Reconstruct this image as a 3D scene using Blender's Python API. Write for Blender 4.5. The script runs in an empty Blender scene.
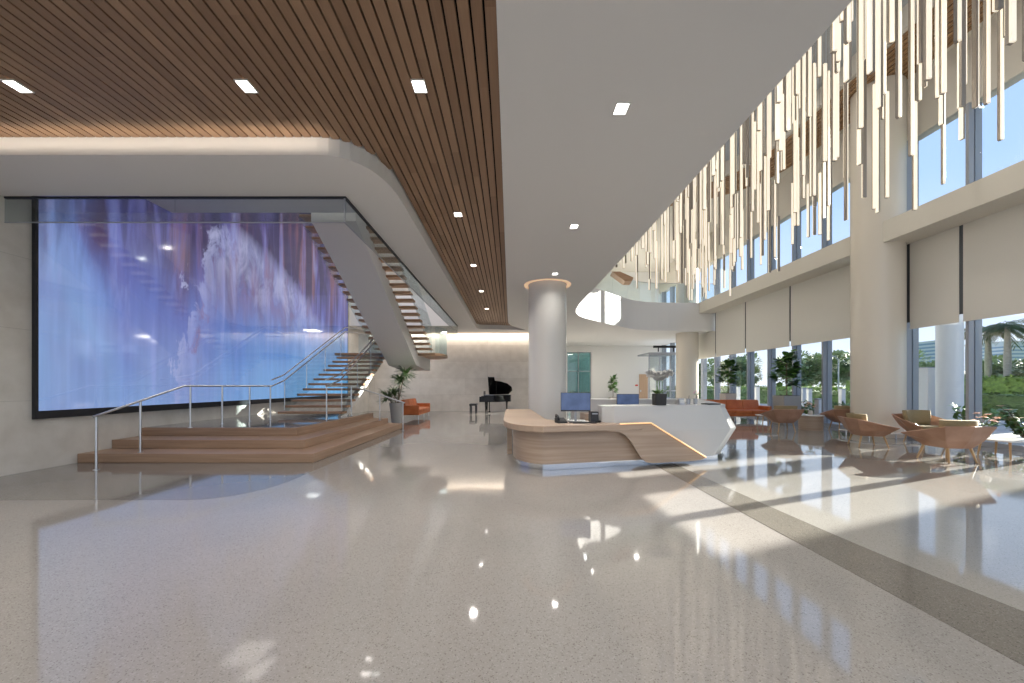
import bpy, bmesh, math, random
from mathutils import Vector, Matrix
from mathutils.geometry import tessellate_polygon
PI = math.pi
scn = bpy.context.scene
COL = scn.collection
# ------------------------------------------------------------------ camera, sky, sun, exposure
F, CX, CY, EYE = 380.0, 510.0, 386.0, 1.45
cam_d = bpy.data.cameras.new('camera')
cam_d.sensor_width = 36.0
cam_d.lens = F / 1024.0 * 36.0
cam_d.shift_x = (512 - CX) / 1024.0
cam_d.shift_y = (CY - 341.5) / 1024.0
cam_d.clip_end = 2000; cam_d.clip_start = .05
cam = bpy.data.objects.new('camera', cam_d)
cam.location = (0, 0, EYE)
cam.rotation_euler = (PI / 2, 0, 0)
COL.objects.link(cam)
scn.camera = cam

SUN_AZ, SUN_EL = math.radians(21.5), math.radians(16.6)
SKY_STRENGTH, SUN_STRENGTH = 1.35, 25.0
w = bpy.data.worlds.new('world'); scn.world = w; w.use_nodes = True
wn = w.node_tree.nodes; wl = w.node_tree.links
for n in list(wn): wn.remove(n)
wo = wn.new('ShaderNodeOutputWorld'); wb = wn.new('ShaderNodeBackground')
tc = wn.new('ShaderNodeTexCoord'); sp = wn.new('ShaderNodeSeparateXYZ')
rp = wn.new('ShaderNodeValToRGB')
wl.new(tc.outputs['Generated'], sp.inputs[0]); wl.new(sp.outputs['Z'], rp.inputs[0])
e = rp.color_ramp.elements
e[0].position = 0.0; e[0].color = (0.83, 0.88, 0.95, 1)
e[1].position = 1.0; e[1].color = (0.26, 0.42, 0.80, 1)
q = e.new(0.12); q.color = (0.66, 0.77, 0.93, 1)
q = e.new(0.36); q.color = (0.40, 0.57, 0.88, 1)
wl.new(rp.outputs[0], wb.inputs[0]); wb.inputs[1].default_value = SKY_STRENGTH
wl.new(wb.outputs[0], wo.inputs[0])

sd = bpy.data.lights.new('sun', 'SUN'); sd.energy = SUN_STRENGTH; sd.angle = math.radians(0.3); sd.color = (1.0, 0.93, 0.82)
so = bpy.data.objects.new('sun', sd); COL.objects.link(so)
sdir = Vector((-math.cos(SUN_EL) * math.cos(SUN_AZ), -math.cos(SUN_EL) * math.sin(SUN_AZ), -math.sin(SUN_EL)))
so.rotation_euler = sdir.to_track_quat('-Z', 'Y').to_euler(); so.location = (40, 20, 20)

vs = scn.view_settings
vs.view_transform = 'Standard'; vs.look = 'None'; vs.gamma = 1.0; vs.use_curve_mapping = False
vs.exposure = 0.1
cy = scn.cycles
cy.use_denoising = True
cy.max_bounces = 8; cy.diffuse_bounces = 4; cy.glossy_bounces = 4; cy.transparent_max_bounces = 16; cy.transmission_bounces = 4
cy.sample_clamp_indirect = 6.0; cy.caustics_reflective = False; cy.caustics_refractive = False
cy.blur_glossy = 0.5

def area(name, loc, size, energy, color=(1, 1, 1), rot=(0, 0, 0), sy=None, spread=PI):
    d = bpy.data.lights.new(name, 'AREA'); d.energy = energy; d.color = color
    d.size = size
    if sy: d.shape = 'RECTANGLE'; d.size_y = sy
    d.spread = spread
    o = bpy.data.objects.new(name, d); o.location = loc; o.rotation_euler = rot; COL.objects.link(o)
    return o
WARM = (1.0, 0.86, 0.70)
NEUT = (1.0, 0.95, 0.88)

# ------------------------------------------------------------------ materials
def mat(name, col=(0.8, 0.8, 0.8), rough=0.5, metal=0.0, spec=0.5, coat=0.0, emis=None, estr=0.0):
    m = bpy.data.materials.new(name); m.use_nodes = True
    b = m.node_tree.nodes['Principled BSDF']
    b.inputs['Base Color'].default_value = (*col, 1); b.inputs['Roughness'].default_value = rough
    b.inputs['Metallic'].default_value = metal; b.inputs['Specular IOR Level'].default_value = spec
    b.inputs['Coat Weight'].default_value = coat; b.inputs['Coat Roughness'].default_value = 0.05
    if emis: b.inputs['Emission Color'].default_value = (*emis, 1); b.inputs['Emission Strength'].default_value = estr
    return m
def nd(m, t): return m.node_tree.nodes.new(t)
def lk(m, a, b): m.node_tree.links.new(a, b)
def bs(m): return m.node_tree.nodes['Principled BSDF']
def ramp(m, stops):
    r = nd(m, 'ShaderNodeValToRGB'); el = r.color_ramp.elements
    el[0].position, el[0].color = stops[0][0], (*stops[0][1], 1)
    el[1].position, el[1].color = stops[-1][0], (*stops[-1][1], 1)
    for p, c in stops[1:-1]:
        x = el.new(p); x.color = (*c, 1)
    return r
def obj_coord(m, scale=(1, 1, 1), world=False):
    if world:
        g = nd(m, 'ShaderNodeNewGeometry'); src = g.outputs['Position']
    else:
        g = nd(m, 'ShaderNodeTexCoord'); src = g.outputs['Object']
    mp = nd(m, 'ShaderNodeMapping'); mp.inputs['Scale'].default_value = scale
    lk(m, src, mp.inputs[0]); return mp.outputs[0]
def noise_mat(name, c1, c2, scale, rough=0.5, stretch=(1, 1, 1), lo=0.35, hi=0.65, detail=3, world=False, bump=0, **k):
    m = mat(name, c1, rough, **k)
    n = nd(m, 'ShaderNodeTexNoise'); n.inputs['Scale'].default_value = scale; n.inputs['Detail'].default_value = detail
    lk(m, obj_coord(m, stretch, world), n.inputs[0])
    r = ramp(m, [(lo, c1), (hi, c2)]); lk(m, n.outputs[0], r.inputs[0]); lk(m, r.outputs[0], bs(m).inputs['Base Color'])
    if bump:
        b = nd(m, 'ShaderNodeBump'); b.inputs['Strength'].default_value = bump; b.inputs['Distance'].default_value = 0.01
        lk(m, n.outputs[0], b.inputs['Height']); lk(m, b.outputs[0], bs(m).inputs['Normal'])
    return m
def glass_mat(name, tint=(0.9, 0.95, 0.95), refl=1.0, ior=1.45, base=0.0):
    m = bpy.data.materials.new(name); m.use_nodes = True
    nt = m.node_tree.nodes; nt.remove(nt['Principled BSDF']); out = nt['Material Output']
    t = nd(m, 'ShaderNodeBsdfTransparent'); t.inputs[0].default_value = (*tint, 1)
    g = nd(m, 'ShaderNodeBsdfGlossy'); g.inputs['Roughness'].default_value = 0.02
    # thin sheet: Schlick reflectance from the angle of view, the same on both faces
    ge = nd(m, 'ShaderNodeNewGeometry'); dt = nd(m, 'ShaderNodeVectorMath'); dt.operation = 'DOT_PRODUCT'
    lk(m, ge.outputs['Normal'], dt.inputs[0]); lk(m, ge.outputs['Incoming'], dt.inputs[1])
    ab = nd(m, 'ShaderNodeMath'); ab.operation = 'ABSOLUTE'; lk(m, dt.outputs['Value'], ab.inputs[0])
    om = nd(m, 'ShaderNodeMath'); om.operation = 'SUBTRACT'; om.inputs[0].default_value = 1.0; lk(m, ab.outputs[0], om.inputs[1])
    pw = nd(m, 'ShaderNodeMath'); pw.operation = 'POWER'; pw.inputs[1].default_value = 5.0; lk(m, om.outputs[0], pw.inputs[0])
    mu = nd(m, 'ShaderNodeMath'); mu.operation = 'MULTIPLY_ADD'; mu.inputs[1].default_value = refl; mu.inputs[2].default_value = .03 + base; mu.use_clamp = True
    lk(m, pw.outputs[0], mu.inputs[0])
    mx = nd(m, 'ShaderNodeMixShader'); lk(m, mu.outputs[0], mx.inputs[0]); lk(m, t.outputs[0], mx.inputs[1]); lk(m, g.outputs[0], mx.inputs[2])
    lk(m, mx.outputs[0], out.inputs[0]); return m
def terrazzo(name, base, dark, light, rough):
    m = mat(name, base, rough, spec=0.75)
    co = obj_coord(m, (1, 1, 1), True)
    v = nd(m, 'ShaderNodeTexVoronoi'); v.inputs['Scale'].default_value = 160; lk(m, co, v.inputs[0])
    rgb = nd(m, 'ShaderNodeSeparateColor'); lk(m, v.outputs['Color'], rgb.inputs[0])
    r = ramp(m, [(0.0, dark), (0.05, dark), (0.08, base), (0.85, base), (0.9, light), (1.0, light)])
    lk(m, rgb.outputs[0], r.inputs[0])
    n = nd(m, 'ShaderNodeTexNoise'); n.inputs['Scale'].default_value = 0.6; n.inputs['Detail'].default_value = 4; lk(m, co, n.inputs[0])
    r2 = ramp(m, [(0.3, (0.93, 0.93, 0.93)), (0.7, (1.04, 1.03, 1.02))]); lk(m, n.outputs[0], r2.inputs[0])
    mx = nd(m, 'ShaderNodeMix'); mx.data_type = 'RGBA'; mx.blend_type = 'MULTIPLY'; mx.inputs[0].default_value = 1
    lk(m, r.outputs[0], mx.inputs[6]); lk(m, r2.outputs[0], mx.inputs[7]); lk(m, mx.outputs[2], bs(m).inputs['Base Color'])
    # very slight waviness of the polish
    n2 = nd(m, 'ShaderNodeTexNoise'); n2.inputs['Scale'].default_value = 2.2; n2.inputs['Detail'].default_value = 1; lk(m, co, n2.inputs[0])
    b = nd(m, 'ShaderNodeBump'); b.inputs['Strength'].default_value = 0.04; b.inputs['Distance'].default_value = 0.01
    lk(m, n2.outputs[0], b.inputs['Height']); lk(m, b.outputs[0], bs(m).inputs['Normal'])
    return m
def limestone(name, c1, c2, rough, bw, bh, axes):
    m = mat(name, c1, rough, spec=0.5)
    g = nd(m, 'ShaderNodeNewGeometry'); s = nd(m, 'ShaderNodeSeparateXYZ'); lk(m, g.outputs['Position'], s.inputs[0])
    c = nd(m, 'ShaderNodeCombineXYZ'); lk(m, s.outputs[axes[0]], c.inputs[0]); lk(m, s.outputs['Z'], c.inputs[1])
    br = nd(m, 'ShaderNodeTexBrick'); br.inputs['Scale'].default_value = 1.0
    br.inputs['Brick Width'].default_value = bw; br.inputs['Row Height'].default_value = bh; br.inputs['Mortar Size'].default_value = 0.004
    br.offset = 0.5
    br.inputs['Color1'].default_value = (*[x * 0.97 for x in c1], 1); br.inputs['Color2'].default_value = (*c2, 1)
    br.inputs['Mortar'].default_value = (*[x * 0.78 for x in c1], 1); lk(m, c.outputs[0], br.inputs[0])
    n = nd(m, 'ShaderNodeTexNoise'); n.inputs['Scale'].default_value = 2.5; n.inputs['Detail'].default_value = 8; n.inputs['Roughness'].default_value = 0.6
    lk(m, g.outputs['Position'], n.inputs[0])
    r = ramp(m, [(0.3, (0.88, 0.87, 0.85)), (0.7, (1.05, 1.05, 1.05))]); lk(m, n.outputs[0], r.inputs[0])
    mx = nd(m, 'ShaderNodeMix'); mx.data_type = 'RGBA'; mx.blend_type = 'MULTIPLY'; mx.inputs[0].default_value = 1
    lk(m, br.outputs[0], mx.inputs[6]); lk(m, r.outputs[0], mx.inputs[7]); lk(m, mx.outputs[2], bs(m).inputs['Base Color'])
    return m
def wood_slat_mat(name, c1, c2, pitch, x0, rough=0.45):
    """wood whose tone changes from slat to slat and along the grain (Y)"""
    m = mat(name, c1, rough, spec=0.35)
    g = nd(m, 'ShaderNodeNewGeometry'); s = nd(m, 'ShaderNodeSeparateXYZ'); lk(m, g.outputs['Position'], s.inputs[0])
    a = nd(m, 'ShaderNodeMath'); a.operation = 'SUBTRACT'; a.inputs[1].default_value = x0; lk(m, s.outputs[0], a.inputs[0])
    d = nd(m, 'ShaderNodeMath'); d.operation = 'DIVIDE'; d.inputs[1].default_value = pitch; lk(m, a.outputs[0], d.inputs[0])
    f = nd(m, 'ShaderNodeMath'); f.operation = 'FLOOR'; lk(m, d.outputs[0], f.inputs[0])
    sy = nd(m, 'ShaderNodeMath'); sy.operation = 'DIVIDE'; sy.inputs[1].default_value = 2.4; lk(m, s.outputs[1], sy.inputs[0])
    ad = nd(m, 'ShaderNodeMath'); ad.operation = 'MULTIPLY_ADD'; ad.inputs[1].default_value = 0.37; lk(m, f.outputs[0], ad.inputs[0]); lk(m, sy.outputs[0], ad.inputs[2])
    fy = nd(m, 'ShaderNodeMath'); fy.operation = 'FLOOR'; lk(m, ad.outputs[0], fy.inputs[0])
    c = nd(m, 'ShaderNodeCombineXYZ'); lk(m, f.outputs[0], c.inputs[0]); lk(m, fy.outputs[0], c.inputs[1])
    wn_ = nd(m, 'ShaderNodeTexWhiteNoise'); lk(m, c.outputs[0], wn_.inputs[0])
    n = nd(m, 'ShaderNodeTexNoise'); n.inputs['Scale'].default_value = 1.0; n.inputs['Detail'].default_value = 6
    mp = nd(m, 'ShaderNodeMapping'); mp.inputs['Scale'].default_value = (60, 1.2, 60); lk(m, g.outputs['Position'], mp.inputs[0]); lk(m, mp.outputs[0], n.inputs[0])
    mm = nd(m, 'ShaderNodeMath'); mm.operation = 'MULTIPLY_ADD'; mm.inputs[1].default_value = 0.6; lk(m, wn_.outputs[0], mm.inputs[0])
    m2 = nd(m, 'ShaderNodeMath'); m2.operation = 'MULTIPLY'; m2.inputs[1].default_value = 0.45; lk(m, n.outputs[0], m2.inputs[0]); lk(m, m2.outputs[0], mm.inputs[2])
    r = ramp(m, [(0.05, c1), (0.9, c2)]); lk(m, mm.outputs[0], r.inputs[0]); lk(m, r.outputs[0], bs(m).inputs['Base Color'])
    return m
def board_wood(name, c1, c2, axis_scale, rough=0.4):
    return noise_mat(name, c1, c2, 1.0, rough, axis_scale, 0.3, 0.7, 6, spec=0.4)

M = {}
M['floor'] = terrazzo('pale_terrazzo', (0.31, 0.293, 0.278), (0.20, 0.185, 0.17), (0.36, 0.345, 0.33), 0.05)
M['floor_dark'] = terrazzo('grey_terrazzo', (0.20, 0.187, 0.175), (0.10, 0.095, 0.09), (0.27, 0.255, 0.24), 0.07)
M['floor_right'] = terrazzo('white_terrazzo', (0.33, 0.32, 0.30), (0.24, 0.23, 0.21), (0.37, 0.36, 0.345), 0.05)
M['band'] = terrazzo('taupe_terrazzo', (0.17, 0.158, 0.138), (0.09, 0.08, 0.07), (0.23, 0.215, 0.195), 0.09)
M['ceil'] = mat('grey_white_plaster', (0.82, 0.81, 0.80), 0.75, spec=0.2)
M['cream'] = mat('cream_plaster', (0.72, 0.68, 0.60), 0.5, spec=0.3)
M['white'] = mat('white_plaster', (0.78, 0.77, 0.75), 0.6, spec=0.3)
M['col'] = mat('ivory_column_plaster', (0.74, 0.68, 0.585), 0.22, spec=0.45)
M['colg'] = mat('pale_grey_column_plaster', (0.72, 0.70, 0.67), 0.22, spec=0.45)
M['stone_left'] = limestone('honed_limestone', (0.68, 0.665, 0.63), (0.72, 0.70, 0.665), 0.14, 2.4, 1.2, ('Y',))
M['stone_far'] = limestone('honed_limestone_far', (0.74, 0.69, 0.63), (0.80, 0.755, 0.70), 0.3, 2.6, 0.95, ('X',))
PITCH = 0.119
M['slat'] = wood_slat_mat('oak_slat', (0.23, 0.135, 0.08), (0.38, 0.24, 0.15), PITCH, -0.11)
M['ringwood'] = wood_slat_mat('oak_ring_slat', (0.30, 0.17, 0.08), (0.44, 0.27, 0.14), 0.12, 0.0)
M['black'] = mat('black_backing', (0.008, 0.008, 0.008), 0.9, spec=0.1)
M['blackgloss'] = mat('black_lacquer', (0.006, 0.006, 0.007), 0.22, spec=0.25)
M['blackmat'] = mat('black_frame', (0.012, 0.013, 0.018), 0.45)
M['deskwood'] = board_wood('pale_oak_veneer', (0.37, 0.27, 0.20), (0.48, 0.37, 0.285), (0.8, 0.8, 22))
M['stepwood'] = board_wood('oak_step_wood', (0.28, 0.18, 0.12), (0.38, 0.255, 0.175), (1.0, 1.0, 30))
M['tread'] = board_wood('oak_tread_wood', (0.32, 0.19, 0.11), (0.45, 0.28, 0.17), (1.2, 20, 20))
M['corian'] = mat('white_solid_surface', (0.62, 0.62, 0.615), 0.3, spec=0.4)
M['steel'] = mat('brushed_steel', (0.62, 0.63, 0.65), 0.28, metal=1.0)
M['chrome'] = mat('mirror_steel', (0.75, 0.76, 0.78), 0.12, metal=1.0)
M['alu'] = mat('grey_blue_aluminium', (0.36, 0.385, 0.43), 0.45, metal=0.0, spec=0.5)
M['fin'] = mat('anodised_mullion', (0.31, 0.33, 0.365), 0.4, spec=0.5)
M['shade'] = mat('beige_roller_fabric', (0.70, 0.675, 0.62), 0.55, spec=0.35)
M['chan'] = mat('dark_side_channel', (0.07, 0.08, 0.09), 0.5)
M['hem'] = mat('pale_hem_fabric', (0.78, 0.77, 0.75), 0.6)
M['glass'] = glass_mat('clear_facade_glass', (0.96, 0.98, 0.99), 0.5)
M['rail_glass'] = glass_mat('balustrade_glass', (0.88, 0.93, 0.94), 0.8, base=.03)
M['smoke_glass'] = glass_mat('grey_tinted_glass', (0.80, 0.84, 0.845), 0.5, base=0.03)
M['green_glass'] = glass_mat('green_tinted_glass', (0.30, 0.44, 0.42), 1.0, base=0.06)
M['led_warm'] = mat('warm_led', (1, 0.8, 0.5), 0.5, emis=(1.0, 0.52, 0.20), estr=1.6)
M['lens'] = mat('downlight_lens', (1, 1, 1), 0.5, emis=(1.0, 0.95, 0.88), estr=9.0)
M['bar'] = mat('glowing_bar_diffuser', (0.9, 0.85, 0.75), 0.5, emis=(1.0, 0.86, 0.66), estr=0.62)
M['channel'] = mat('bar_channel_grey', (0.33, 0.29, 0.25), 0.35, metal=0.3)
M['orange'] = noise_mat('burnt_orange_leather', (0.50, 0.13, 0.035), (0.60, 0.18, 0.055), 3.0, 0.42)
M['tan'] = noise_mat('tan_leather_shell', (0.40, 0.215, 0.135), (0.48, 0.275, 0.185), 4.0, 0.42)
M['khaki'] = noise_mat('khaki_fabric', (0.27, 0.205, 0.105), (0.33, 0.255, 0.14), 60.0, 0.9)
M['legwood'] = board_wood('light_oak_leg', (0.50, 0.30, 0.14), (0.60, 0.40, 0.21), (20, 20, 1.5))
M['marble'] = mat('white_table_top', (0.82, 0.81, 0.79), 0.15)
M['pot'] = mat('grey_ceramic_pot', (0.36, 0.35, 0.34), 0.5)
M['potw'] = mat('pale_stone_pot', (0.62, 0.58, 0.53), 0.6)
M['potb'] = mat('black_ribbed_pot', (0.02, 0.018, 0.018), 0.5)
M['soil'] = noise_mat('dark_soil', (0.03, 0.02, 0.014), (0.07, 0.05, 0.03), 40, 0.95)
M['leaf'] = noise_mat('dark_green_leaf', (0.045, 0.12, 0.025), (0.12, 0.26, 0.05), 3.0, 0.35)
M['leafd'] = noise_mat('deep_green_leaf', (0.03, 0.07, 0.02), (0.07, 0.14, 0.035), 3.0, 0.35)
M['leaf2'] = noise_mat('fresh_green_leaf', (0.06, 0.14, 0.02), (0.13, 0.26, 0.045), 3.0, 0.4)
M['treeleaf'] = noise_mat('tree_leaf', (0.14, 0.20, 0.10), (0.27, 0.34, 0.18), 0.8, 0.6)
M['palmleaf'] = noise_mat('palm_leaf', (0.05, 0.08, 0.03), (0.10, 0.15, 0.05), 0.8, 0.5)
M['hedge'] = noise_mat('hedge_leaf', (0.12, 0.20, 0.03), (0.26, 0.38, 0.07), 5.0, 0.7)
M['hedge2'] = noise_mat('dark_hedge_leaf', (0.05, 0.10, 0.02), (0.12, 0.20, 0.05), 5.0, 0.7)
M['bark'] = noise_mat('brown_bark', (0.16, 0.11, 0.07), (0.26, 0.20, 0.14), 9.0, 0.9)
M['palmbark'] = noise_mat('grey_palm_bark', (0.30, 0.26, 0.22), (0.42, 0.38, 0.33), 6.0, 0.9, (1, 1, 6))
M['petal'] = mat('white_petal', (0.85, 0.84, 0.82), 0.5)
M['pink'] = mat('pink_petal', (0.75, 0.10, 0.40), 0.5)
M['peach'] = mat('peach_petal', (0.85, 0.52, 0.36), 0.5)
M['grass'] = noise_mat('lawn_grass', (0.10, 0.17, 0.03), (0.18, 0.28, 0.06), 1.5, 0.9, world=True)
M['pave'] = noise_mat('concrete_paving', (0.40, 0.385, 0.36), (0.48, 0.465, 0.44), 1.2, 0.8, world=True)
M['asphalt'] = noise_mat('asphalt', (0.10, 0.10, 0.105), (0.15, 0.15, 0.155), 3.0, 0.9, world=True)
M['ivory'] = mat('ivory_keys', (0.85, 0.83, 0.78), 0.3)
M['gold'] = mat('gold_harp', (0.55, 0.56, 0.60), 0.3, metal=1.0)
M['plastic'] = mat('black_plastic', (0.02, 0.02, 0.022), 0.4)
M['paper'] = mat('white_paper', (0.8, 0.8, 0.78), 0.7)
M['doorwood'] = board_wood('tan_door_veneer', (0.52, 0.33, 0.20), (0.60, 0.41, 0.27), (20, 20, 1))
M['red'] = mat('red_enamel', (0.6, 0.03, 0.02), 0.4)
M['upper'] = mat('upper_hall_paint', (0.50, 0.53, 0.56), 0.6)

def screen_material():
    m = mat('led_display', (0.01, 0.01, 0.012), 0.06, spec=1.0)
    g = nd(m, 'ShaderNodeTexCoord'); s = nd(m, 'ShaderNodeSeparateXYZ'); lk(m, g.outputs['Object'], s.inputs[0])
    # u along the wall 0..1, v up 0..1 (object space: Y along, Z up, metres)
    def mth(op, a, b=None, c=None, clamp=False):
        n = nd(m, 'ShaderNodeMath'); n.operation = op; n.use_clamp = clamp
        for i, v in enumerate((a, b, c)):
            if v is None: continue
            if isinstance(v, (int, float)): n.inputs[i].default_value = v
            else: lk(m, v, n.inputs[i])
        return n.outputs[0]
    u = mth('DIVIDE', s.outputs[1], 12.5); v = mth('DIVIDE', s.outputs[2], 8.4)
    def comb(a, b, c=0.0):
        n = nd(m, 'ShaderNodeCombineXYZ')
        for i, x in enumerate((a, b, c)):
            if isinstance(x, (int, float)): n.inputs[i].default_value = x
            else: lk(m, x, n.inputs[i])
        return n.outputs[0]
    def noi(vec, sc, det=5, dist=0.0, ro=0.55):
        n = nd(m, 'ShaderNodeTexNoise'); n.inputs['Scale'].default_value = sc; n.inputs['Detail'].default_value = det
        n.inputs['Distortion'].default_value = dist; n.inputs['Roughness'].default_value = ro; lk(m, vec, n.inputs[0]); return n.outputs[0]
    def mix(f, a, b, mode='MIX'):
        n = nd(m, 'ShaderNodeMix'); n.data_type = 'RGBA'; n.blend_type = mode
        for i, x in ((0, f), (6, a), (7, b)):
            if isinstance(x, tuple): n.inputs[i].default_value = (*x, 1)
            elif isinstance(x, (int, float)): n.inputs[i].default_value = x
            else: lk(m, x, n.inputs[i])
        return n.outputs[2]
    streak = noi(comb(mth('MULTIPLY', u, 9.0), mth('MULTIPLY', v, 1.1)), 1.6, 6, 0.5)
    fine = noi(comb(mth('MULTIPLY', u, 60.0), mth('MULTIPLY', v, 2.0), 3.0), 1.0, 3)
    big = noi(comb(mth('MULTIPLY', u, 3.0), mth('MULTIPLY', v, 1.4), 7.0), 1.3, 3, 0.8)
    # deep blue above, light blue below
    base = ramp(m, [(0.0, (0.25, 0.42, 0.78)), (0.12, (0.22, 0.36, 0.75)), (0.22, (0.15, 0.24, 0.62)), (0.40, (0.11, 0.13, 0.44)), (0.62, (0.10, 0.08, 0.27)), (1.0, (0.06, 0.05, 0.18))])
    vv = mth('ADD', v, mth('MULTIPLY_ADD', streak, 0.30, -0.15))
    # the left end stays pale blue right up to the top
    lp_ = mth('MULTIPLY', mth('SUBTRACT', 0.12, u, clamp=True), 3.0)
    lk(m, mth('SUBTRACT', vv, lp_), base.inputs[0])
    c = base.outputs[0]
    vm = ramp(m, [(0.42, (0, 0, 0)), (0.72, (1, 1, 1))]); lk(m, big, vm.inputs[0])
    c = mix(mth('MULTIPLY', vm.outputs[0], 0.5), c, (0.26, 0.22, 0.50))
    # rust and dark streaks falling from the top
    top_ = mth('MULTIPLY', mth('SUBTRACT', vv, 0.26, clamp=True), 4.0, clamp=True)
    rs = ramp(m, [(0.48, (0, 0, 0)), (0.60, (1, 1, 1))]); lk(m, streak, rs.inputs[0])
    c = mix(mth('MULTIPLY', mth('MULTIPLY', rs.outputs[0], top_), 0.85), c, (0.22, 0.10, 0.13))
    st2 = noi(comb(mth('MULTIPLY', u, 34.0), mth('MULTIPLY', v, 2.2), 5.0), 1.0, 5, 0.6)
    dk_ = ramp(m, [(0.44, (1, 1, 1)), (0.56, (0, 0, 0))]); lk(m, st2, dk_.inputs[0])
    c = mix(mth('MULTIPLY', mth('MULTIPLY', dk_.outputs[0], top_), 0.85), c, (0.035, 0.03, 0.10))
    hi_ = ramp(m, [(0.58, (0, 0, 0)), (0.70, (1, 1, 1))]); lk(m, st2, hi_.inputs[0])
    c = mix(mth('MULTIPLY', hi_.outputs[0], 0.5), c, (0.34, 0.40, 0.80))
    # pale plume: an arch that opens downwards, brightest at its rim
    pn = noi(comb(mth('MULTIPLY', u, 18.0), mth('MULTIPLY', v, 5.0), 11.0), 1.0, 8, 1.0, 0.68)
    wob = mth('MULTIPLY_ADD', pn, 0.26, -0.13)
    ds = mth('ADD', mth('SUBTRACT', u, 0.36), wob)
    du = mth('ABSOLUTE', ds)
    kk = mth('MULTIPLY_ADD', mth('MULTIPLY', ds, -60.0, clamp=True), 22.0, 1.3)
    crown = mth('SUBTRACT', 0.62, mth('MULTIPLY', mth('MULTIPLY', du, du), kk))      # height of the arch at u
    dep = mth('SUBTRACT', mth('ADD', crown, mth('MULTIPLY_ADD', streak, 0.12, -0.06)), v)   # >0 inside
    inside = mth('MULTIPLY', dep, 16.0, clamp=True)
    fade = mth('SUBTRACT', 1.0, mth('MULTIPLY', dep, 2.7), clamp=True)
    pl = mth('MULTIPLY', inside, fade)
    pl = mth('MULTIPLY', pl, mth('MULTIPLY', mth('SUBTRACT', 0.50, du), 5.0, clamp=True))
    c = mix(mth('MULTIPLY', pl, 0.55), c, (0.36, 0.42, 0.80))
    pn2 = ramp(m, [(0.44, (0, 0, 0)), (0.58, (1, 1, 1))]); lk(m, pn, pn2.inputs[0])
    c = mix(mth('MULTIPLY', pl, mth('MULTIPLY', pn2.outputs[0], 0.65)), c, (0.56, 0.57, 0.84))
    pn3 = ramp(m, [(0.36, (1, 1, 1)), (0.46, (0, 0, 0))]); lk(m, pn, pn3.inputs[0])
    c = mix(mth('MULTIPLY', pl, mth('MULTIPLY', pn3.outputs[0], 0.8)), c, (0.28, 0.12, 0.20))
    # saturated blue low on the far side
    br = mth('MULTIPLY', mth('SUBTRACT', u, 0.30, clamp=True), mth('SUBTRACT', 0.40, v, clamp=True))
    c = mix(mth('MULTIPLY', br, 5.0, clamp=True), c, (0.14, 0.46, 0.84))
    ff = mth('MULTIPLY_ADD', fine, 0.5, 0.75)
    c = mix(1.0, c, comb(ff, ff, ff), 'MULTIPLY')
    lk(m, c, bs(m).inputs['Emission Color']); bs(m).inputs['Emission Strength'].default_value = 0.74
    return m
M['screen'] = screen_material()

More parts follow.
